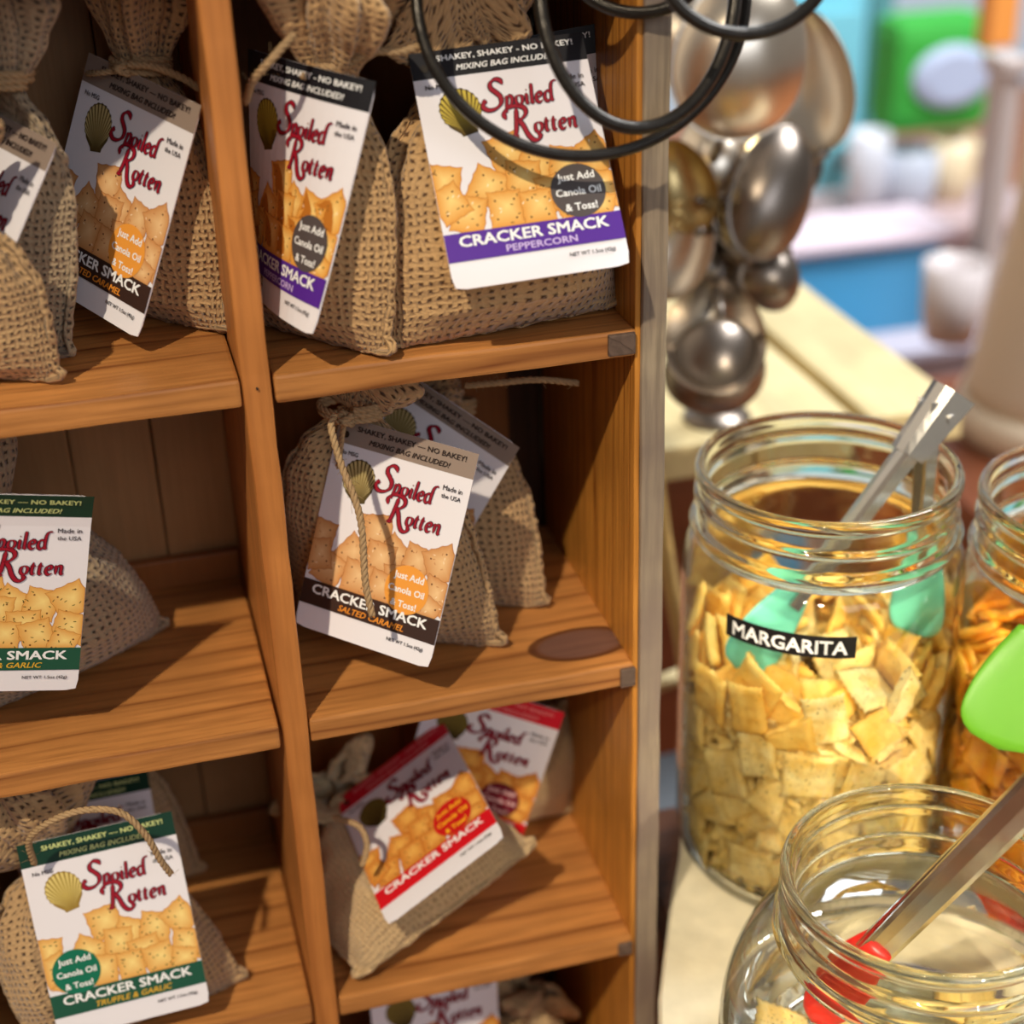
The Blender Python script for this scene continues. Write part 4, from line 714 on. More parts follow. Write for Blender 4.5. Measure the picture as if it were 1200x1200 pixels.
(0.0529,-0.0076,0.1438,0.331,-0.707,-0.27,0.563,0),(0.0098,-0.0405,0.1326,0.175,-0.725,-0.666,0.028,1),(0.0128,-0.0527,0.1446,0.412,-0.267,-0.688,-0.534,2),(0.0469,0.0119,0.144,0.189,-0.267,0.182,-0.927,3),(-0.0458,0.0275,0.1507,0.751,-0.397,-0.519,0.091,0),(-0.0411,-0.0166,0.1388,0.818,0.374,-0.435,-0.048,1),
(-0.0304,-0.0366,0.1397,0.69,0.176,-0.669,0.212,2),(0.0216,0.0173,0.1405,0.811,0.454,0.341,-0.142,3),(0.0201,0.0331,0.1307,0.817,0.437,-0.263,-0.27,0),(-0.036,0.0323,0.1448,0.798,-0.102,-0.588,0.078,1),(-0.022,-0.0208,0.1375,0.785,0.516,-0.342,0.005,2),(-0.0323,0.0307,0.1429,0.723,0.218,-0.556,-0.347,3),
(-0.0389,-0.0157,0.1248,0.337,-0.675,0.632,0.176,0),(0.0368,-0.0181,0.1329,0.874,0.442,0.184,-0.078,1),(-0.005,0.0344,0.1341,0.283,-0.735,0.587,-0.188,2),(-0.0177,0.0272,0.1469,0.314,0.017,0.948,-0.038,3),(-0.0202,-0.0047,0.1421,0.035,-0.838,-0.362,-0.406,0),(-0.0274,-0.0231,0.135,0.363,-0.062,-0.616,0.697,1),
(0.0475,0.002,0.1275,0.26,0.733,0.607,-0.164,2),(0.0346,-0.0244,0.1323,0.171,-0.546,0.688,0.448,3),(-0.0367,0.0072,0.1449,0.831,0.38,0.39,0.115,0),(0.0057,-0.0411,0.1428,0.616,0.183,-0.008,0.766,1),(0.0437,0.0153,0.1344,0.116,-0.752,0.439,0.479,2),(0.0151,-0.0409,0.1354,0.174,-0.749,-0.639,0.034,3),
(-0.0068,0.0438,0.1518,0.078,-0.278,0.745,0.602,0),(0.0296,0.0029,0.1464,0.117,-0.458,0.084,-0.877,1),(-0.0057,0.0164,0.1392,0.357,0.913,0.018,0.196,2),(0.0426,-0.0028,0.1471,0.967,0.171,0.187,-0.024,3),(-0.0408,-0.0275,0.1431,0.212,0.49,0.54,0.65,0),(0.0094,0.0384,0.1461,0.97,-0.056,-0.236,-0.027,1),
(0.0375,-0.0392,0.1351,0.018,0.515,-0.532,0.672,2),(-0.0515,0.0156,0.1359,0.702,-0.349,-0.597,0.168,3),(0.0025,-0.0142,0.1425,0.112,0.115,-0.906,-0.391,0),(-0.0445,0.0071,0.1462,0.454,0.589,0.068,0.665,1),(-0.0387,0.0186,0.1303,0.337,-0.352,-0.165,0.857,2),(0.0196,-0.0372,0.1464,0.619,0.025,0.77,0.152,3),
(-0.0268,-0.0041,0.1459,0.794,-0.129,-0.373,0.463,0),(0.0067,-0.0244,0.1389,0.154,-0.06,0.698,-0.696,1),(-0.0462,0.0169,0.1374,0.353,0.716,0.16,0.58,2),(0.0318,-0.0341,0.1435,0.308,0.694,-0.257,0.598,3)]
# ------------------------------------------------------------------ glass jars
def clear_glass(name, tint=(.93, .93, .78)):  # tint adds the olive-yellow cast of the surroundings to slightly greenish glass
    m = N(name); m.b.inputs['Base Color'].default_value = (*tint, 1); m.b.inputs['Roughness'].default_value = .015; m.b.inputs['Transmission Weight'].default_value = 1; m.b.inputs['IOR'].default_value = 1.47
    return m.m
def thin_glass(name, face=(.955, .96, .925), edge=(.50, .50, .34)):
    """a jar wall as one thin sheet: clear head-on, tinted along the grazing path, with the reflections of glass"""
    m = N(name); m.t.nodes.remove(m.b)
    lw = m.n('ShaderNodeLayerWeight'); lw.inputs[0].default_value = .5
    tc = m.n('ShaderNodeTexCoord'); nz = m.n('ShaderNodeTexNoise'); nz.inputs['Scale'].default_value = 38; nz.inputs['Detail'].default_value = 1.5; m.l(tc.outputs['Object'], nz.inputs['Vector'])
    bp = m.n('ShaderNodeBump'); bp.inputs['Strength'].default_value = .25; bp.inputs['Distance'].default_value = .003; m.l(nz.outputs[0], bp.inputs['Height'])
    fac = m.ramp(lw.outputs['Facing'], [(.55, 0.0), (.88, .55), (1, 1.0)])
    col = m.mix(fac, face, edge); tr = m.n('ShaderNodeBsdfTransparent'); m.l(col, tr.inputs[0])
    gl = m.n('ShaderNodeBsdfGlossy'); gl.inputs['Roughness'].default_value = .03; m.l(bp.outputs[0], gl.inputs['Normal'])
    fr = m.n('ShaderNodeFresnel'); fr.inputs[0].default_value = 1.5; m.l(bp.outputs[0], fr.inputs['Normal'])
    k = m.math('MINIMUM', m.math('MULTIPLY', fr.outputs[0], 1.25), .8)
    mx = m.n('ShaderNodeMixShader'); m.l(k, mx.inputs[0]); m.l(tr.outputs[0], mx.inputs[1]); m.l(gl.outputs[0], mx.inputs[2]); m.l(mx.outputs[0], m.out.inputs['Surface'])
    return m.m
M['glass'] = clear_glass('jar_glass'); M['thin'] = thin_glass('jar_wall_glass')
TZ = -.143
def jar(label, top, Rm, Rb, height, shoulder, corner=.018):
    x, y, z = top; root = empty('glass_jar', (x, y, z - height), label, 'jar', 'wide mouth glass jars')
    H = height
    def thread(a, h, r):
        d = H - h
        if r < Rm - .0035: return 0
        s_ = 0
        for q in range(1):
            c = .0105 + q * .0062 + .0062 * a / (2 * math.pi); s_ += .0019 * math.exp(-((d - c) / .0014) ** 2) * min(1, a * 1.5, (2 * math.pi - a) * 1.5)
        return s_
    out = [(Rm - .0028, H - .0002), (Rm - .0016, H), (Rm - .0004, H - .0006), (Rm + .0003, H - .0022), (Rm + .0003, H - .0045), (Rm - .0009, H - .006)]
    d = .0068
    while d < .0225: out.append((Rm - .0014, H - d)); d += .0006
    out += [(Rm - .0010, H - .0235), (Rm + .0012, H - .0248), (Rm + .0022, H - .0262), (Rm + .0016, H - .0278), (Rm - .0002, H - .029), (Rm - .0006, H - .032)]
    inn = [(Rm - .0046, H - .032), (Rm - .0044, H - .028), (Rm - .0050, H - .018), (Rm - .0048, H - .008), (Rm - .0042, H - .003), (Rm - .0036, H - .0008)]
    V, F = lathe(out + inn + [out[0]], 144, thread)
    obj('threaded_rim', mesh('threaded_rim', V, [f[::-1] for f in F], M['glass'], smooth=True), root)
    # body wall
    pr = [(Rm - .0014, H - .0322)]
    for i in range(1, 13):
        t = i / 12; pr.append((lerp(Rm - .0014, Rb, math.sin(t * math.pi / 2)), H - .0322 - shoulder * (1 - math.cos(t * math.pi / 2)) - .0002 * i))
    zb = pr[-1][1]
    for i in range(1, 15): pr.append((Rb, lerp(zb, corner, i / 14)))
    for i in range(1, 9):
        t = i / 8 * math.pi / 2; pr.append((Rb - corner * .55 * (1 - math.cos(t)), corner * (1 - math.sin(t)) + .0006))
    V, F = lathe(pr, 120)
    obj('jar_body', mesh('jar_body', V, [f[::-1] for f in F], M['thin'], smooth=True), root)
    rb = Rb - corner * .55
    V, F = lathe([(0.0005, .0062), (rb - .004, .0062), (rb + .004, .0095), (rb + .0035, .006), (rb + .0005, .001), (rb - .003, .0002), (rb - .008, .0016), (0.0005, .0020)], 96)
    obj('jar_base', mesh('jar_base', V, F, M['glass'], smooth=True), root)
    return root
T1 = Vector((.0981, .0367, .0570)); T3 = on(1312, 578, 2, .0500); T2 = at(1092, 1022, .575)
j1 = jar('tall glass jar of speckled crackers with a black MARGARITA label', T1, .055, .0600, T1.z - TZ, .012, .02)
j3 = jar('glass jar of orange crackers cut off by the right edge of the photo', T3, .055, .0590, T3.z - TZ, .012, .02)
j2 = jar('nearly empty squat glass jar in the front, holding red-tipped tongs', T2, .0535, .0735, T2.z - TZ, .045, .03)
# black embossed label tape on the first jar
lw_, lh_ = .0550, .0100; az = math.atan2(CAM.y - T1.y, CAM.x - T1.x) + math.radians(-11); zl = .0045
def onjar(u, v, r): a = az + u / .0602; return Vector((r * math.cos(a), r * math.sin(a), v))
V = []; F = []
nx = 24
for rr in (.06035, .06015):
    for j_ in range(3):
        for i in range(nx + 1): V.append(onjar(-lw_ / 2 + lw_ * i / nx, -lh_ / 2 + lh_ * j_ / 2, rr))
n1 = 3 * (nx + 1); F = grid_faces(3, nx + 1) + [tuple(i + n1 for i in f[::-1]) for f in grid_faces(3, nx + 1)]
rim = list(range(nx)) + [nx + j_ * (nx + 1) for j_ in range(2)] + [2 * (nx + 1) + nx - i for i in range(nx)] + [(2 - j_) * (nx + 1) for j_ in range(2)]
F += [(b_, a_, a_ + n1, b_ + n1) for a_, b_ in zip(rim, rim[1:] + rim[:1])]
lab = obj('name_label', mesh('name_label', V, F, plain('black_label_tape', srgb(22, 22, 24), .3), smooth=False), j1, (0, 0, (T1.z - TZ) + zl - T1.z))
lab['label'] = 'black label tape reading MARGARITA in white'
V, F, w_, y0_, y1_ = glyphs('MARGARITA', 0); V, F = join([([v + Vector((a, b, 0)) for v in V], F) for a, b in ((-.022, -.016), (.022, -.016), (.022, .016), (-.022, .016))]); k_ = .0480 / w_
lt = obj('label_lettering', mesh('label_lettering', [onjar(v.x * k_, (v.y - .36) * k_, .06045) for v in V], F, plain('white_lettering', srgb(240, 240, 240), .5)), lab)
# ------------------------------------------------------------------ crackers
def cracker_mesh(name, sx, sy, th, seed, mat, cut=None):
    rnd = random.Random(seed); n = 15; V = []; F = []
    def hgt(u, v):
        e = max(abs(u), abs(v)); h = th / 2 * (1 - max(0, (e - .72) / .28) ** 2 * .75)
        for a in (-.5, 0, .5):
            for b in (-.5, 0, .5):
                h -= th * .30 * math.exp(-((u - a) ** 2 + (v - b) ** 2) / .006)
        return h + th * .16 * noise.noise(Vector((u * 2.2 + seed, v * 2.2, seed)))
    for side in (1, -1):
        for j in range(n):
            for i in range(n):
                u = -1 + 2 * i / (n - 1); v = -1 + 2 * j / (n - 1)
                e = 1 + (.035 * math.cos(i * math.pi) if j in (0, n - 1) else 0) + (.035 * math.cos(j * math.pi) if i in (0, n - 1) else 0)
                x, y = u * sx / 2 * e, v * sy / 2 * e
                if cut is not None:
                    lim = cut + .10 * noise.noise(Vector((v * 3, seed, 0))) + .45 * v
                    x = min(x, sx / 2 * lim)
                warp = (u * u - v * v) * th * .22 + u * v * th * .12
                V.append((x, y, side * hgt(u, v) + warp))
    m_ = n * n; F = [f for f in grid_faces(n, n)] + [tuple(i + m_ for i in f[::-1]) for f in grid_faces(n, n)]
    rim = list(range(n - 1)) + [n - 1 + j * n for j in range(n - 1)] + [m_ - 1 - i for i in range(n - 1)] + [(n - 1 - j) * n for j in range(n - 1)]
    F += [(b, a, a + m_, b + m_) for a, b in zip(rim, rim[1:] + rim[:1])]
    return mesh(name, V, F, mat, smooth=True)
def cracker_mat(name, c1, c2, spice, dens=.62):
    m = N(name); tc = m.n('ShaderNodeTexCoord'); oi = m.n('ShaderNodeObjectInfo')
    ad = m.n('ShaderNodeVectorMath', operation='ADD'); m.l(tc.outputs['Object'], ad.inputs[0]); m.l(oi.outputs['Random'], ad.inputs[1])
    n1 = m.n('ShaderNodeTexNoise'); n1.inputs['Scale'].default_value = 110; n1.inputs['Detail'].default_value = 3; m.l(ad.outputs[0], n1.inputs[0])
    n2 = m.n('ShaderNodeTexNoise'); n2.inputs['Scale'].default_value = 800; n2.inputs['Detail'].default_value = 2; m.l(ad.outputs[0], n2.inputs[0])
    n3 = m.n('ShaderNodeTexNoise'); n3.inputs['Scale'].default_value = 1100; n3.inputs['Detail'].default_value = 5; m.l(ad.outputs[0], n3.inputs[0])
    c = m.mix(m.ramp(n1.outputs[0], [(.35, 0.0), (.68, 1.0)]), c1, c2)
    c = m.mix(m.math('MULTIPLY', oi.outputs['Random'], .55), c, c2)
    c = m.mix(m.ramp(n2.outputs[0], [(dens + .03, 0.0), (dens + .07, 1.0)]), c, spice)
    m.base(c); m.b.inputs['Roughness'].default_value = .6; m.b.inputs['Subsurface Weight'].default_value = .12; m.b.inputs['Subsurface Radius'].default_value = (.006, .004, .0015); m.b.inputs['Subsurface Scale'].default_value = .5
    m.bump(m.math('ADD', n3.outputs[0], n1.outputs[0]), .6, .0006)
    return m.m
M['ck'] = cracker_mat('pale_cracker', srgb(255, 238, 176), srgb(242, 204, 112), srgb(120, 90, 36))
M['ckg'] = cracker_mat('golden_cracker', srgb(254, 216, 118), srgb(244, 186, 70), srgb(130, 84, 24), .66)
M['cko'] = cracker_mat('orange_cracker', srgb(252, 190, 40), srgb(236, 146, 14), srgb(150, 60, 12), .66)
kinds = [(22, 22, None), (22, 22, None), (22, 22, .2), (17, 22, None)]
CKM = {mt: [cracker_mesh('cracker', a * .001, b * .001, .0042, 40 + i * 7, M[mt], c) for i, (a, b, c) in enumerate(kinds)] for mt in ('ck', 'ckg', 'cko')}
def fill(J, T, mt, label, group, spin, keep, cap, scale_z=1.0):
    n = 0; cz = T.z - (T.z - TZ)
    vd = Vector((CAM.x - T.x, CAM.y - T.y, 0)).normalized(); items = []
    for x, y, z, qw, qx, qy, qz, k in CRK_POSE:
        p = Vector((x, y, 0)); p.rotate(Quaternion((0, 0, 1), spin)); p.z = z - .0300; sq = 1 - .20 * max(0, 1 - p.z / .022); p.x *= sq; p.y *= sq
        items.append((p, Quaternion((0, 0, 1), spin) @ Quaternion((qw, qx, qy, qz)), k))
    sel = [it for it in items if keep(it[0], vd) and it[0].z > .0075]
    sel.sort(key=lambda it: -(it[0].dot(vd) + it[0].z * .6)); sel = sel[:cap]
    for p, q, k in sel:
        mm = mt
        gold_ = mt == 'ck' and p.z > .098 and (n % 5)
        if gold_: mm = 'ckg'
        o = bpy.data.objects.new('cracker', CKM[mm][k]); COL.objects.link(o); o.location = (T.x + p.x, T.y + p.y, TZ + p.z); o.rotation_mode = 'QUATERNION'; o.rotation_quaternion = q
        sd = p.dot(Vector((-vd.y, vd.x, 0))) ; lv = ['at the very bottom', 'low down', 'halfway up', 'high up', 'in the top layer'][min(4, int(p.z / .026))]
        sdn = 'left side' if sd < -.02 else ('right side' if sd > .02 else 'middle')
        tag(o, label.replace('golden_or_pale', 'golden' if gold_ else 'pale speckled') + ', ' + lv + ', ' + sdn, 'cracker', group); n += 1
    return n
n1_ = fill(j1, T1, 'ck', 'golden_or_pale cracker in the MARGARITA jar', 'crackers in the labelled jar', 0, lambda p, v: (p.dot(v) > -.012 and math.hypot(p.x, p.y) > .036) or p.z > .088, 240)
n3_ = fill(j3, T3, 'cko', 'orange cracker in the jar at the right edge', 'orange crackers in the right jar', 2.1, lambda p, v: ((p.dot(v) > -.02 and math.hypot(p.x, p.y) > .034) or p.z > .088) and p.x < .012, 150)
def filler_bits(T, zt, mat, label, n, seed):  # filler added so the dark gaps between crackers turn yellow
    rnd = random.Random(seed); parts = []
    cube = [(-1, -1, -1), (1, -1, -1), (1, 1, -1), (-1, 1, -1), (-1, -1, 1), (1, -1, 1), (1, 1, 1), (-1, 1, 1)]
    cf = [(0, 3, 2, 1), (4, 5, 6, 7), (0, 1, 5, 4), (1, 2, 6, 5), (2, 3, 7, 6), (3, 0, 4, 7)]
    for i in range(n):
        z = rnd.uniform(.005, zt); low = max(0, 1 - z / .02); r = rnd.uniform(.030, .0525 - .009 * low); a = rnd.uniform(0, 6.28)
        s = Vector((rnd.uniform(.0015, .0045), rnd.uniform(.0015, .0045), rnd.uniform(.0010, .0020)))
        q = Quaternion((rnd.gauss(0, 1), rnd.gauss(0, 1), rnd.gauss(0, 1), rnd.gauss(0, 1))).normalized(); c = Vector((T.x + r * math.cos(a), T.y + r * math.sin(a), TZ + z))
        parts.append(([c + q @ Vector((x * s.x * rnd.uniform(.7, 1), y * s.y * rnd.uniform(.7, 1), w * s.z)) for x, y, w in cube], cf))
    v, f = join(parts); tag(obj('cracker_filler', mesh('cracker_filler', v, f, mat)), label, 'filler_bits', kind='stuff')
filler_bits(T1, .104, M['ck'], 'pale filler bits added to lighten the gaps between crackers in the MARGARITA jar', 2600, 3)
filler_bits(T3, .100, M['cko'], 'orange filler bits added to lighten the gaps in the jar at the right edge', 2200, 4)
# a few crackers left in the front jar
rnd = random.Random(5)
fr = [(-.028, -.034, .030, .5, .2, .8), (.004, -.044, .032, -.4, .3, 2.1), (.030, -.036, .034, .3, -.3, 1.2), (.052, -.018, .036, .6, .2, .4), (-.012, -.026, .046, .2, .5, 1.8), (.020, -.020, .048, -.3, .2, .9), (.046, -.030, .050, .4, .1, 2.4), (-.045, -.022, .044, .7, -.4, .2), (-.052, .006, .020, .9, 1.2, .3), (-.045, -.012, .012, .3, .2, 1.0), (-.030, .010, .010, .1, .3, 2.0), (-.01, -.02, .010, .2, -.2, .4), (.012, .008, .010, -.1, .2, 1.3), (-.055, -.008, .036, 1.3, .4, 1.9), (.03, -.015, .011, .3, 0, .7), (-.005, .03, .011, .15, .1, 2.6), (.04, .02, .012, -.2, .2, .2), (-.04, .03, .013, .4, -.3, 1.1)]
FR = ['front left of the pile', 'front middle of the pile', 'front right of the pile', 'right of the pile', 'on top of the pile, left', 'on top of the pile, middle', 'on top of the pile, right', 'propped on the left wall above the others', 'leaning on the left wall', 'lying at the left', 'near the centre left', 'flat at the front', 'flat in the centre', 'standing on edge at the left wall, topmost', 'right of the centre', 'toward the back', 'at the right', 'at the back left']
for i, (x, y, z, a, b, c) in enumerate(fr):
    o = bpy.data.objects.new('cracker', CKM['ck'][[0, 1, 2, 3][i % 4]]); COL.objects.link(o); o.location = (T2.x + x, T2.y + y, TZ + z); o.rotation_euler = (a, b, c)
    tag(o, 'pale cracker in the nearly empty front jar, ' + FR[i], 'cracker', 'crackers left in the front jar')
# ------------------------------------------------------------------ tongs
M['steel'] = plain('polished_steel', (.62, .60, .57), .22, 1.0, var=.12, scale=60)
def silicone(name, col): return plain(name, col, .38, spec=.5, var=.06, scale=60, sub=.2)
def channel(p0, p1, side, w0, w1, dp, name, mat, parent, flare=0, n=14, th=.0007):
    """folded sheet-steel arm: U-shaped section swept from p0 to p1, tapering, open toward `side`"""
    p0 = Vector(p0); p1 = Vector(p1); t = (p1 - p0).normalized(); s = Vector(side); s = (s - t * s.dot(t)).normalized(); u = t.cross(s)
    V = []
    sec = lambda w, d: [(-w, d), (-w, .15 * d), (-w * .72, -.12 * d), (0, -.2 * d), (w * .72, -.12 * d), (w, .15 * d), (w, d), (w - th, d), (w - th, .2 * d), (w * .66, 0), (0, -.06 * d), (-w * .66, 0), (-w + th, .2 * d), (-w + th, d)]
    for i in range(n + 1):
        q = i / n; w = lerp(w0, w1, q); d = dp * (1 - .35 * q); c = p0.lerp(p1, q) - s * (math.sin(q * math.pi) * flare)
        for a, b in sec(w, d): V.append(c + u * a + s * b)
    k = len(sec(1, 1)); F = grid_faces(n + 1, k, True); F += [tuple(range(k - 1, -1, -1)), tuple(range(n * k, n * k + k))]
    return obj(name, mesh(name, [v - parent.location for v in V], F, mat), parent)
def paddle(tip0, tip1, side, w, th, name, mat, parent, seed=1):
    """silicone tip: a thick scalloped spoon-like pad"""
    a0 = Vector(tip0); a1 = Vector(tip1); t = (a1 - a0); L = t.length; t.normalize(); s = Vector(side); s = (s - t * s.dot(t)).normalized(); u = t.cross(s)
    n, m = 18, 20; V = []
    for i in range(n + 1):
        q = i / n; ww = w * (.45 + .55 * math.sin(min(1, q * 1.35) * math.pi / 2)) * (math.sqrt(max(0, 1 - max(0, (q - .72) / .28) ** 2.4))) + .0002
        for k in range(m):
            a = 2 * math.pi * k / m; ca, sa = math.cos(a), math.sin(a)
            x = ww * abs(ca) ** .8 * (1 if ca > 0 else -1); y = th * (.6 + .4 * (1 - q)) * sa * (1 if ww > .001 else .2)
            cup = -.0035 * (1 - (x / w) ** 2) * q
            V.append(a0 + t * (L * q) + u * x + s * (y + cup) - parent.location)
    F = grid_faces(n + 1, m, True) + [tuple(range(m - 1, -1, -1)), tuple(range(n * m, n * m + m))]
    return obj(name, mesh(name, V, F, mat, smooth=True), parent)
def tongs(label, hinge, tipA, tipB, tipc, side_n, w=.0062, pw=1.65, faced=None, L=.026):
    hinge = Vector(hinge); tipA = Vector(tipA); tipB = Vector(tipB)
    r = empty('kitchen_tongs', hinge, label, 'tongs', 'steel tongs standing in the jars')
    mid = (tipA + tipB) / 2
    for tip, oth in ((tipA, tipB), (tipB, tipA)):
        d = (tip - hinge); t = d.normalized(); inward = ((oth - tip) - t * (oth - tip).dot(t)).normalized()
        end = tip - t * L
        channel(hinge, end, inward, w, w * .72, .0062, 'arm', M['steel'], r)
        fv = inward if faced is None else inward * faced + (CAM - tip).normalized()
        pd = paddle(end - t * .010, tip, fv, w * pw, .0028, 'silicone_tip', tipc, r)
    tA = (tipA - hinge).normalized(); tB = (tipB - hinge).normalized(); nn = tA.cross(tB).normalized(); up = -(tA + tB).normalized()
    # hinge sleeve with folded corner and rivet
    inward = ((tipB - tipA) - tA * (tipB - tipA).dot(tA)).normalized()
    channel(hinge + up * .006 - inward * .001, hinge + tA * .026 - inward * .001, inward, w + .0014, w + .0010, .013, 'hinge_sleeve', M['steel'], r, n=6)
    for s_ in (1, -1):
        c = hinge + inward * .006 + tA * .004 + nn * (s_ * (w + .0015)) - r.location
        V, F = tube([c - nn * s_ * .001, c + nn * s_ * .0012], .0021, 14); obj('rivet', mesh('rivet', V, F, M['steel'], smooth=False), r)
    return r
teal = silicone('turquoise_silicone', srgb(120, 220, 196)); redm = silicone('red_silicone', srgb(214, 44, 36))
tongs('steel tongs with turquoise tips leaning in the jar labelled MARGARITA', T1 + Vector((.0465, -.003, .0235)), T1 + Vector((-.044, -.016, -.0840)), T1 + Vector((.035, -.022, -.0800)), teal, None, w=.0072, faced=.35, L=.036)
hg = at(1345, 800, .49); en_ = at(1017, 1128, .594); tA = en_ + (en_ - hg).normalized() * .040; tongs('steel tongs with red silicone tips lying across the mouth of the front jar', hg, tA, tA + Vector((.014, .020, -.010)), redm, None, w=.0074, pw=1.3, L=.040)
# green oval scoop handle in the right jar
g0 = on(1156, 822, 1, T3.y - .042)
tongs('steel tongs with lime green tips in the jar of orange crackers', T3 + Vector((.012, .01, .085)), Vector((g0.x + .006, T3.y - .046, g0.z - .022)), T3 + Vector((.03, .02, -.09)), silicone('lime_silicone', srgb(84, 142, 28)), None, faced=.3, pw=2.1, w=.0092, L=.040)
# ------------------------------------------------------------------ pale stone slab carrying the jars
M['stone'] = plain('pale_limestone', srgb(214, 204, 178), .8, var=.22, scale=75, bump=.0015)
pts = [(-.040, -.25), (-.020, -.11), (-.0056, -.051), (.0035, -.028), (.0150, -.0035), (.0262, .0207), (.040, .047), (.058, .085), (.085, .11), (.17, .125), (.33, .13), (.42, .05), (.42, -.25)]
c2 = []
for i in range(len(pts)):
    c2.append(pts[i])
sm = [p for p in crom([(a, b, 0) for a, b in c2], .012)]
V = [(p.x, p.y, TZ) for p in sm] + [(p.x, p.y, TZ - .022) for p in sm] + [(lerp(p.x, .2, .01), lerp(p.y, -.05, .01), TZ + .0) for p in sm]
n_ = len(sm); V = [(p.x, p.y, TZ - .022) for p in sm] + [(p.x, p.y, TZ - .002) for p in sm] + [(p.x + (.2 - p.x) * .008, p.y + (-.05 - p.y) * .008, TZ) for p in sm] + [(.2, -.06, TZ)]
F = []
for rr in range(2):
    F += [(rr * n_ + i, rr * n_ + (i + 1) % n_, (rr + 1) * n_ + (i + 1) % n_, (rr + 1) * n_ + i) for i in range(n_)]
F += [(2 * n_ + i, 2 * n_ + (i + 1) % n_, 3 * n_) for i in range(n_)] + [tuple(range(n_ - 1, -1, -1))]
slab = tag(obj('stone_slab', mesh('stone_slab', V, [f[::-1] for f in F], M['stone'])), 'pale mottled stone slab under the glass jars', 'slab')
st = empty('display_stand', (.2, -.06, -.80), 'dark wooden stand carrying the stone slab', 'stand')
M['dk'] = wood('dark_walnut', 0, srgb(96, 58, 38), srgb(54, 30, 20), 4)
obj('stand_top', bevel_box('stand_top', -.17, .2, -.18, .17, .610, .634, M['dk'], .003), st)
for sx in (-.155, .185):
    for sy in (-.165, .155): obj('leg', bevel_box('leg', sx - .015, sx + .015, sy - .015, sy + .015, .0, .609, M['dk'], .002), st)
# ------------------------------------------------------------------ black wire rings
M['wire'] = plain('black_enamelled_wire', (.030, .026, .022), .28, .6, var=.4, scale=300, bump=.0003)
wr = empty('wire_coil', at(745, -140, .50), 'coil of black wire rings hanging in front of the top right cubby', 'wire coil')
def ring_obj(cx, cy, rx, ry, dep, tiltx, a0, a1, r):
    pts = []
    for i in range(90):
        a = math.radians(lerp(a0, a1, i / 89)); x, y = cx + rx * math.cos(a), cy + ry * math.sin(a)
        pts.append(at(x, y, dep + tiltx * (x - cx) / 200) - wr.location)
    parts = [tube(pts, r, 10)]
    # weld seam running along the wire
    parts.append(tube([p + Vector((0, -r * .75, r * .45)) for p in pts], r * .3, 5))
    v, f = join(parts); return obj('ring', mesh('ring', v, f, M['wire'], smooth=True), wr)
ring_obj(681, -8, 193, 191, .520, .010, 0, 360, .0020)
ring_obj(747, -22, 115, 172, .512, .010, 0, 360, .0022)
ring_obj(748, -70, 92, 85, .520, -.01, 0, 360, .0022)
ring_obj(872, -62, 104, 102, .49, .01, 0, 360, .0022)
v, f = tube([at(745, -150, .505) - wr.location, at(760, -380, .50) - wr.location, at(765, -900, .50) - wr.location], .002, 8); obj('hanger_rod', mesh('hanger_rod', v, f, M['wire'], smooth=True), wr)
v, f = tube([at(600, -182, .513) - wr.location, at(690, -150, .510) - wr.location, at(752, -190, .503) - wr.location, at(880, -160, .495) - wr.location], .002, 8); obj('cross_bar', mesh('cross_bar', v, f, M['wire'], smooth=True), wr)
# ------------------------------------------------------------------ plank table behind the shelf
tb = empty('plank_table', (.08, .45, -.80), 'pale plank topped table with a brown apron behind the jars', 'table')
M['pal'] = wood('pale_plank', 1, srgb(226, 208, 160), srgb(190, 168, 116), 21, ring=60, contrast=.5, rough=.7)
M['apr'] = wood('brown_apron', 0, srgb(132, 72, 42), srgb(84, 40, 22), 22, ring=60, contrast=.6)
xs = [-.17, -.085, .0, .085, .17, .243, .249, .312]
k = 0
for x0, x1 in ((-.17, -.087), (-.085, -.002), (0, .083), (.085, .168), (.17, .241), (.251, .312)):
    obj('plank', bevel_box('plank', x0 - .08, x1 - .08, -.165, .32, .728, .75, M['pal'], .002, 2, (1, 8), .0008, k), tb); k += 1
for (a, b, c, d) in ((-.17, .305, -.158, -.140), (-.17, .305, .30, .315), (-.17, -.155, -.158, .315), (.289, .305, -.158, .315)):
    obj('apron', bevel_box('apron', a - .08, b - .08, c, d, .672, .727, M['apr'], .002), tb)
for sx in (-.235, .205):
    for sy in (-.135, .29): obj('leg', bevel_box('leg', sx - .02, sx + .02, sy - .02, sy + .02, 0, .671, M['apr'], .002), tb)
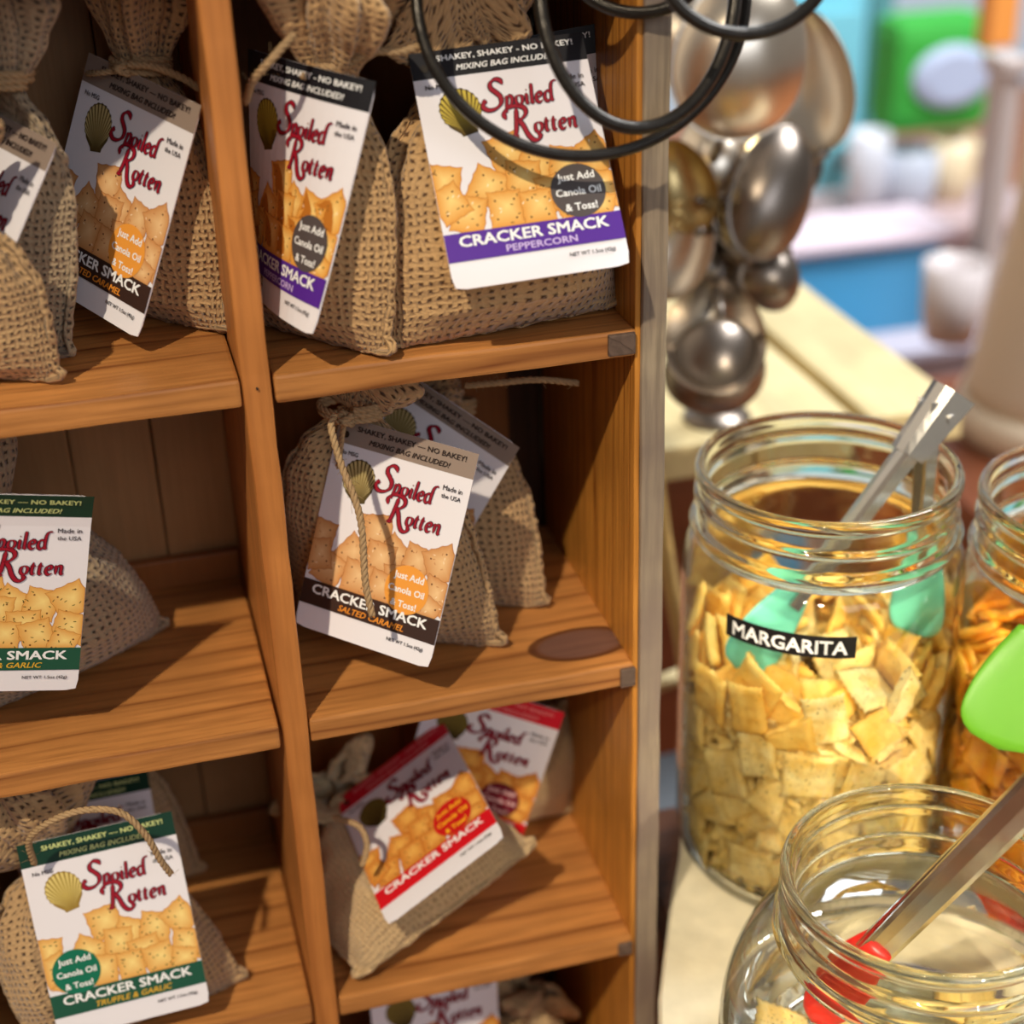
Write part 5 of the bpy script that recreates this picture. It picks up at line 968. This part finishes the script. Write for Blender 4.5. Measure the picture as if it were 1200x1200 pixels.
# ------------------------------------------------------------------ flower of spoon bowls
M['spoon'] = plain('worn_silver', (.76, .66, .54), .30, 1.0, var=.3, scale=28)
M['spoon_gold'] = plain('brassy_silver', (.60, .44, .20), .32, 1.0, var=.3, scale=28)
M['spoon_dk'] = plain('dark_silver', (.24, .20, .17), .34, 1.0, var=.4, scale=28)  # dark tone; on stems and backing bowls it stands in for shade
sp = empty('spoon_sculpture', on(840, 490, 2, -.05), 'sculpture of overlapping silver spoon bowls standing on the plank table', 'sculpture')
def bowl(px, py, rx, ry, rot, dep, dome, face, mat):
    """egg-shaped spoon bowl: rim plane faces `face` (camera-space x right, y down, z toward the camera), bulging by dome"""
    c = at(px, py, dep); k = dep / FPX
    R_, D_, Fw = (AX[0], AY[0], AZ[0]), (AX[1], AY[1], AZ[1]), (AX[2], AY[2], AZ[2])
    R_, D_, Fw = Vector(R_), Vector(D_), Vector(Fw)
    n = (R_ * face[0] + D_ * face[1] - Fw * face[2]).normalized()
    up = (D_ * -math.cos(rot) + R_ * math.sin(rot)); up = (up - n * up.dot(n)).normalized(); rt = up.cross(n)
    nr, m = 16, 40; V = []
    for sgn in (0, 1):
        for i in range(nr + 1):
            t = i / nr
            for j in range(m):
                a = 2 * math.pi * j / m; egg = 1 + .16 * math.sin(a)
                x = rx * k * t * math.cos(a) * (1 - .12 * math.sin(a)); y = ry * k * t * math.sin(a) * 1.0
                h = dome * k * (1 - t ** 2.2) ** .8 - sgn * .0012
                V.append(c + rt * x + up * y + n * h - sp.location)
    q = (nr + 1) * m; F = grid_faces(nr + 1, m, True) + [tuple(i + q for i in f[::-1]) for f in grid_faces(nr + 1, m, True)]
    F += [(nr * m + (j + 1) % m, nr * m + j, q + nr * m + j, q + nr * m + (j + 1) % m) for j in range(m)]
    b = obj('spoon_bowl', mesh('spoon_bowl', V, F, mat, smooth=True), sp)
    hub = at(830, 250, .885)
    e0 = c + up * (ry * k) - sp.location if (hub - c).dot(up) > 0 else c - up * (ry * k) - sp.location
    v, f = tube(crom([e0, (e0 + hub - sp.location) * .5 + n * -.01, hub - sp.location], .01), lambda t: .0028, 8)
    obj('handle', mesh('handle', v, f, M['spoon_dk'], smooth=True), b)
bowl(868, 66, 82, 98, .15, .80, 46, (.15, .35, 1), M['spoon'])
bowl(793, 20, 60, 85, -.1, .84, 30, (-.2, -.1, 1), M['spoon'])
bowl(948, 92, 52, 88, -.25, .86, -34, (-.55, .1, .8), M['spoon'])
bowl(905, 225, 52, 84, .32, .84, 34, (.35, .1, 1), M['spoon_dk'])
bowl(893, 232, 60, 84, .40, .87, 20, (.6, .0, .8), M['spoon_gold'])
bowl(858, 262, 50, 70, .2, .885, 15, (.1, 0, 1), M['spoon_dk'])  # this and the next two are added behind to darken the gaps
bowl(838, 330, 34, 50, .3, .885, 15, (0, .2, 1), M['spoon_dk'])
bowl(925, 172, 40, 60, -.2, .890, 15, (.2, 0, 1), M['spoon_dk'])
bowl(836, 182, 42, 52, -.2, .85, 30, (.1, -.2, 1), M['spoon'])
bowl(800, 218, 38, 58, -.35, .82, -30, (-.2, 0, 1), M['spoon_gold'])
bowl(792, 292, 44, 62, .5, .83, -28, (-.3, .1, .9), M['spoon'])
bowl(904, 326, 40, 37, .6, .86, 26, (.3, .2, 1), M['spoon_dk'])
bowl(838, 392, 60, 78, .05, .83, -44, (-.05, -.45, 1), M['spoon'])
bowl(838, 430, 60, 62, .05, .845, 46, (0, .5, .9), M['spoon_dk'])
v, f = tube([at(838, 150, .895) - sp.location, at(835, 300, .90) - sp.location, Vector((0, 0, .001))], .0045, 10); obj('post', mesh('post', v, f, M['spoon_dk'], smooth=True), sp)
v, f = lathe([(0.0005, .0075), (.008, .0075), (.020, .003), (.021, 0), (.0005, 0)], 48); obj('foot', mesh('foot', v, f, M['spoon_dk'], smooth=True), sp)
# ------------------------------------------------------------------ the shop behind
def tagS(o): o['kind'] = 'structure'; return o
FZ = -.80
tagS(obj('floor', bevel_box('floor', -2.5, 4.5, -2.6, 4.2, FZ - .04, FZ, wood('floor_boards', 0, srgb(196, 128, 84), srgb(150, 88, 54), 31, ring=20, contrast=.5), 0)))
tagS(obj('wall_back', bevel_box('wall_back', -2.5, 4.5, 3.9, 4.0, FZ, 2.6, plain('pale_blue_wall', srgb(196, 220, 240), .8, var=.05, scale=3), 0)))
tagS(obj('wall_left', bevel_box('wall_left', -.90, -.85, .2, 3.9, FZ, 2.6, plain('cream_wall', srgb(214, 200, 178), .8, var=.05, scale=3), 0)))
def far(name, px0, py0, px1, py1, dep, thick, col, label, cat, rough=.6, bev=.01, floor=False, extra=None, mat=None, group=None):
    a = at(px0, py0, dep); b = at(px1, py1, dep); a2 = at(px0, py1, dep); b2 = at(px1, py0, dep)
    x0 = (a.x + a2.x) / 2; x1 = (b.x + b2.x) / 2; z1 = (a.z + b2.z) / 2; z0 = (b.z + a2.z) / 2; y0 = (a.y + b.y) / 2
    if floor: z0 = FZ
    e = empty(name, ((x0 + x1) / 2, y0 + thick / 2, z0), label, cat, group)
    m_ = mat or plain(name + '_paint', col, rough, var=.08, scale=12)
    obj('body', bevel_box('body', -(x1 - x0) / 2, (x1 - x0) / 2, -thick / 2, thick / 2, 0, z1 - z0, m_, bev), e)
    return e, (x1 - x0), (z1 - z0), thick, m_
e, w_, h_, t_, m_ = far('turquoise_cabinet', 905, -60, 1020, 262, 2.75, .40, srgb(120, 196, 214), 'tall turquoise cabinet in the back of the shop', 'cabinet', floor=True)
obj('door', bevel_box('door', -w_ / 2 + .02, w_ / 2 - .02, -t_ / 2 - .018, -t_ / 2, .08, h_ - .08, m_, .006), e)
obj('knob', mesh('knob', *tube([(w_ / 2 - .05, -t_ / 2 - .018, h_ * .55), (w_ / 2 - .05, -t_ / 2 - .045, h_ * .55)], .016, 16), M['steel']), e)
e, w_, h_, t_, m_ = far('teal_shelf_post', 1016, -80, 1046, 240, 3.05, .05, srgb(84, 148, 152), 'teal upright post beside the green pack', 'post', floor=True, bev=.006)
obj('cap', bevel_box('cap', -w_ / 2 - .006, w_ / 2 + .006, -t_ / 2 - .006, t_ / 2 + .006, h_, h_ + .02, m_, .004), e)
e, w_, h_, t_, m_ = far('green_pack', 1040, 14, 1176, 166, 2.45, .10, srgb(52, 164, 58), 'large green pack with a pale oval label in the back of the shop', 'pack', bev=.03)
gx = e.location.copy()
V, F = lathe([(.0005, .012), (.04, .012), (.052, .006), (.054, 0), (.0005, 0)], 40)
V = [Vector((x * 1.25 + .01, -t_ / 2 - z - .001, y * .9 + h_ * .50)) for x, y, z in V]
obj('oval_label', mesh('oval_label', V, F, plain('pale_label', srgb(176, 190, 218), .5)), e)
e, w_, h_, t_, m_ = far('display_counter', 985, 262, 1230, 420, 2.50, .22, srgb(176, 164, 172), 'low pale display counter carrying the white cups', 'counter', floor=True)
obj('counter_top', bevel_box('counter_top', -w_ / 2 - .02, w_ / 2 + .02, -t_ / 2 - .02, t_ / 2, h_, h_ + .02, plain('pale_top', srgb(186, 164, 166), .5), .004), e)
CTZ = e.location.z + h_ + .02; CTY = e.location.y - t_ / 2
e, w_, h_, t_, m_ = far('woven_hamper', 1040, 200, 1100, 262, 2.80, .14, srgb(116, 84, 64), 'brown woven hamper standing behind the display counter', 'hamper', bev=.02, floor=True)
for q in range(9): obj('woven_band', bevel_box('woven_band', -w_ / 2 - .004, w_ / 2 + .004, -t_ / 2 - .004, t_ / 2 + .004, h_ * (q + .15) / 9, h_ * (q + .75) / 9, m_, .004), e)
def cup(px, py, dep, r, h, col, label, cat='cup', handle=True, name='cup', z=None, group=None):
    p = at(px, py, dep)
    if z is not None: p.z = z; p.y = CTY + .10
    e = empty(name, p, label, cat, group); m_ = plain(name + '_glaze', col, .3, var=.04)
    V, F = lathe([(.0005, .004), (r * .72, .004), (r * .86, h * .3), (r * .94, h), (r, h), (r * .92, h * .3), (r * .78, 0), (.0005, 0)][::-1], 40)
    obj('wall', mesh('wall', V, F, m_, smooth=True), e)
    if handle:
        v, f = tube([(r * .9, 0, h * .8), (r * 1.35, 0, h * .75), (r * 1.45, 0, h * .45), (r * .88, 0, h * .22)], .006, 8); obj('handle', mesh('handle', v, f, m_, smooth=True), e)
cup(1092, 255, 2.45, .048, .09, srgb(200, 208, 224), 'pale blue-white low bowl in the middle of the display counter', 'bowl', False, 'bowl', CTZ, 'crockery on the display counter')
cup(1176, 262, 2.40, .036, .10, srgb(224, 204, 168), 'beige cup standing right of the bowls', 'cup', True, 'cup', CTZ, 'crockery on the display counter')
cup(1036, 240, 2.45, .033, .12, srgb(210, 212, 222), 'pale tall bowl standing left of the low bowl', 'bowl', False, 'bowl', CTZ, 'crockery on the display counter')
# blue bin in front of the counter
bl = plain('sky_blue_plastic', srgb(90, 190, 250), .35, var=.03)
e, w_, h_, t_, m_ = far('blue_bin', 880, 283, 1118, 420, 2.02, .10, None, 'bright blue plastic bin with a pale rim', 'bin', mat=bl, bev=.015, floor=True)
obj('rim', bevel_box('rim', -w_ / 2 - .012, w_ / 2 + .012, -t_ / 2 - .012, t_ / 2 + .012, h_, h_ + .016, plain('pink_white_rim', srgb(224, 206, 218), .5), .008), e)
e, w_, h_, t_, m_ = far('low_step', 960, 418, 1190, 452, 1.86, .06, srgb(178, 176, 194), 'low grey-lavender step in front of the blue bin', 'step', floor=True)
obj('tread', bevel_box('tread', -w_ / 2 - .01, w_ / 2 + .01, -t_ / 2 - .01, t_ / 2, h_, h_ + .015, m_, .004), e)
cup(1112, 396, 1.72, .034, .085, srgb(206, 196, 196), 'greyish white pot standing in front of the blue bin', 'pot', False, 'pot')
# cream lamp column and slim posts at the right
e = empty('cream_column', at(1243, 462, 1.45), 'tall cream column with a flared foot at the right edge of the photo', 'column')
kk = 1.45 / FPX; cr_ = plain('cream_paint', srgb(232, 212, 184), .5, var=.04, scale=8)
prof = [(.0005, 1.2), (.030, 1.2)] + [(r_ * kk, h_ * kk * 1.15) for h_, r_ in ((470, 62), (330, 66), (240, 72), (170, 80), (110, 90), (60, 100), (20, 108), (0, 110))] + [(.0005, 0)]
V, F = lathe(prof, 64); obj('shaft', mesh('shaft', V, [f[::-1] for f in F], cr_, smooth=True), e)
V, F = lathe([(.0005, 0), (116 * kk, 0), (118 * kk, -.02), (116 * kk, -.035), (.0005, -.035)], 64); obj('foot', mesh('foot', V, F, cr_, smooth=True), e)
pz = e.location.z - .036
ee = empty('column_plinth', (e.location.x, e.location.y, FZ), 'brown square plinth under the cream column', 'plinth')
obj('block', bevel_box('block', -.14, .14, -.14, .14, 0, pz - FZ - .02, M['apr'], .004), ee); obj('top_board', bevel_box('top_board', -.15, .15, -.15, .15, pz - FZ - .0195, pz - FZ, M['apr'], .004), ee)
e, w_, h_, t_, m_ = far('orange_board', 1164, -70, 1200, 62, 2.2, .03, srgb(232, 152, 70), 'narrow orange board at the top right corner', 'board', bev=.004)
obj('edge_trim', bevel_box('edge_trim', -w_ / 2 - .006, -w_ / 2, -t_ / 2 - .004, t_ / 2, 0, h_, m_, .002), e)
e, w_, h_, t_, m_ = far('dark_post', 1158, 70, 1182, 430, 1.95, .04, srgb(192, 180, 176), 'slim grey post beside the cream column', 'post', floor=True, bev=.006)
obj('cap', bevel_box('cap', -w_ / 2 - .006, w_ / 2 + .006, -t_ / 2 - .006, t_ / 2 + .006, h_, h_ + .02, m_, .004), e)
# things glimpsed between the shelf and the jar
e = empty('grey_storage_box', (.115, .235, FZ), 'grey storage box glimpsed between shelf and jar', 'box')
gb = plain('grey_blue_card', srgb(92, 98, 104), .7, var=.1)
obj('body', bevel_box('body', -.10, .10, -.05, .05, 0, .50, gb, .004), e); obj('lid', bevel_box('lid', -.104, .104, -.054, .054, .50, .53, gb, .004), e)
e = empty('tan_stick', on(795, 800, 1, .20), 'tan wooden stick leaning between shelf and jar', 'stick')
V, F = tube(crom([on(769, 560, 1, .20) - e.location, on(782, 660, 1, .195) - e.location, on(800, 760, 1, .19) - e.location, on(812, 860, 1, .19) - e.location], .01), .0045, 10)
obj('shaft', mesh('shaft', V, F, plain('tan_wood', srgb(196, 164, 104), .6, var=.1, scale=80), smooth=True), e)
V, F = tube([on(760, 806, 1, .20) - e.location, on(812, 786, 1, .205) - e.location], .0048, 10); obj('cross_piece', mesh('cross_piece', V, F, M['pal'], smooth=True), e)
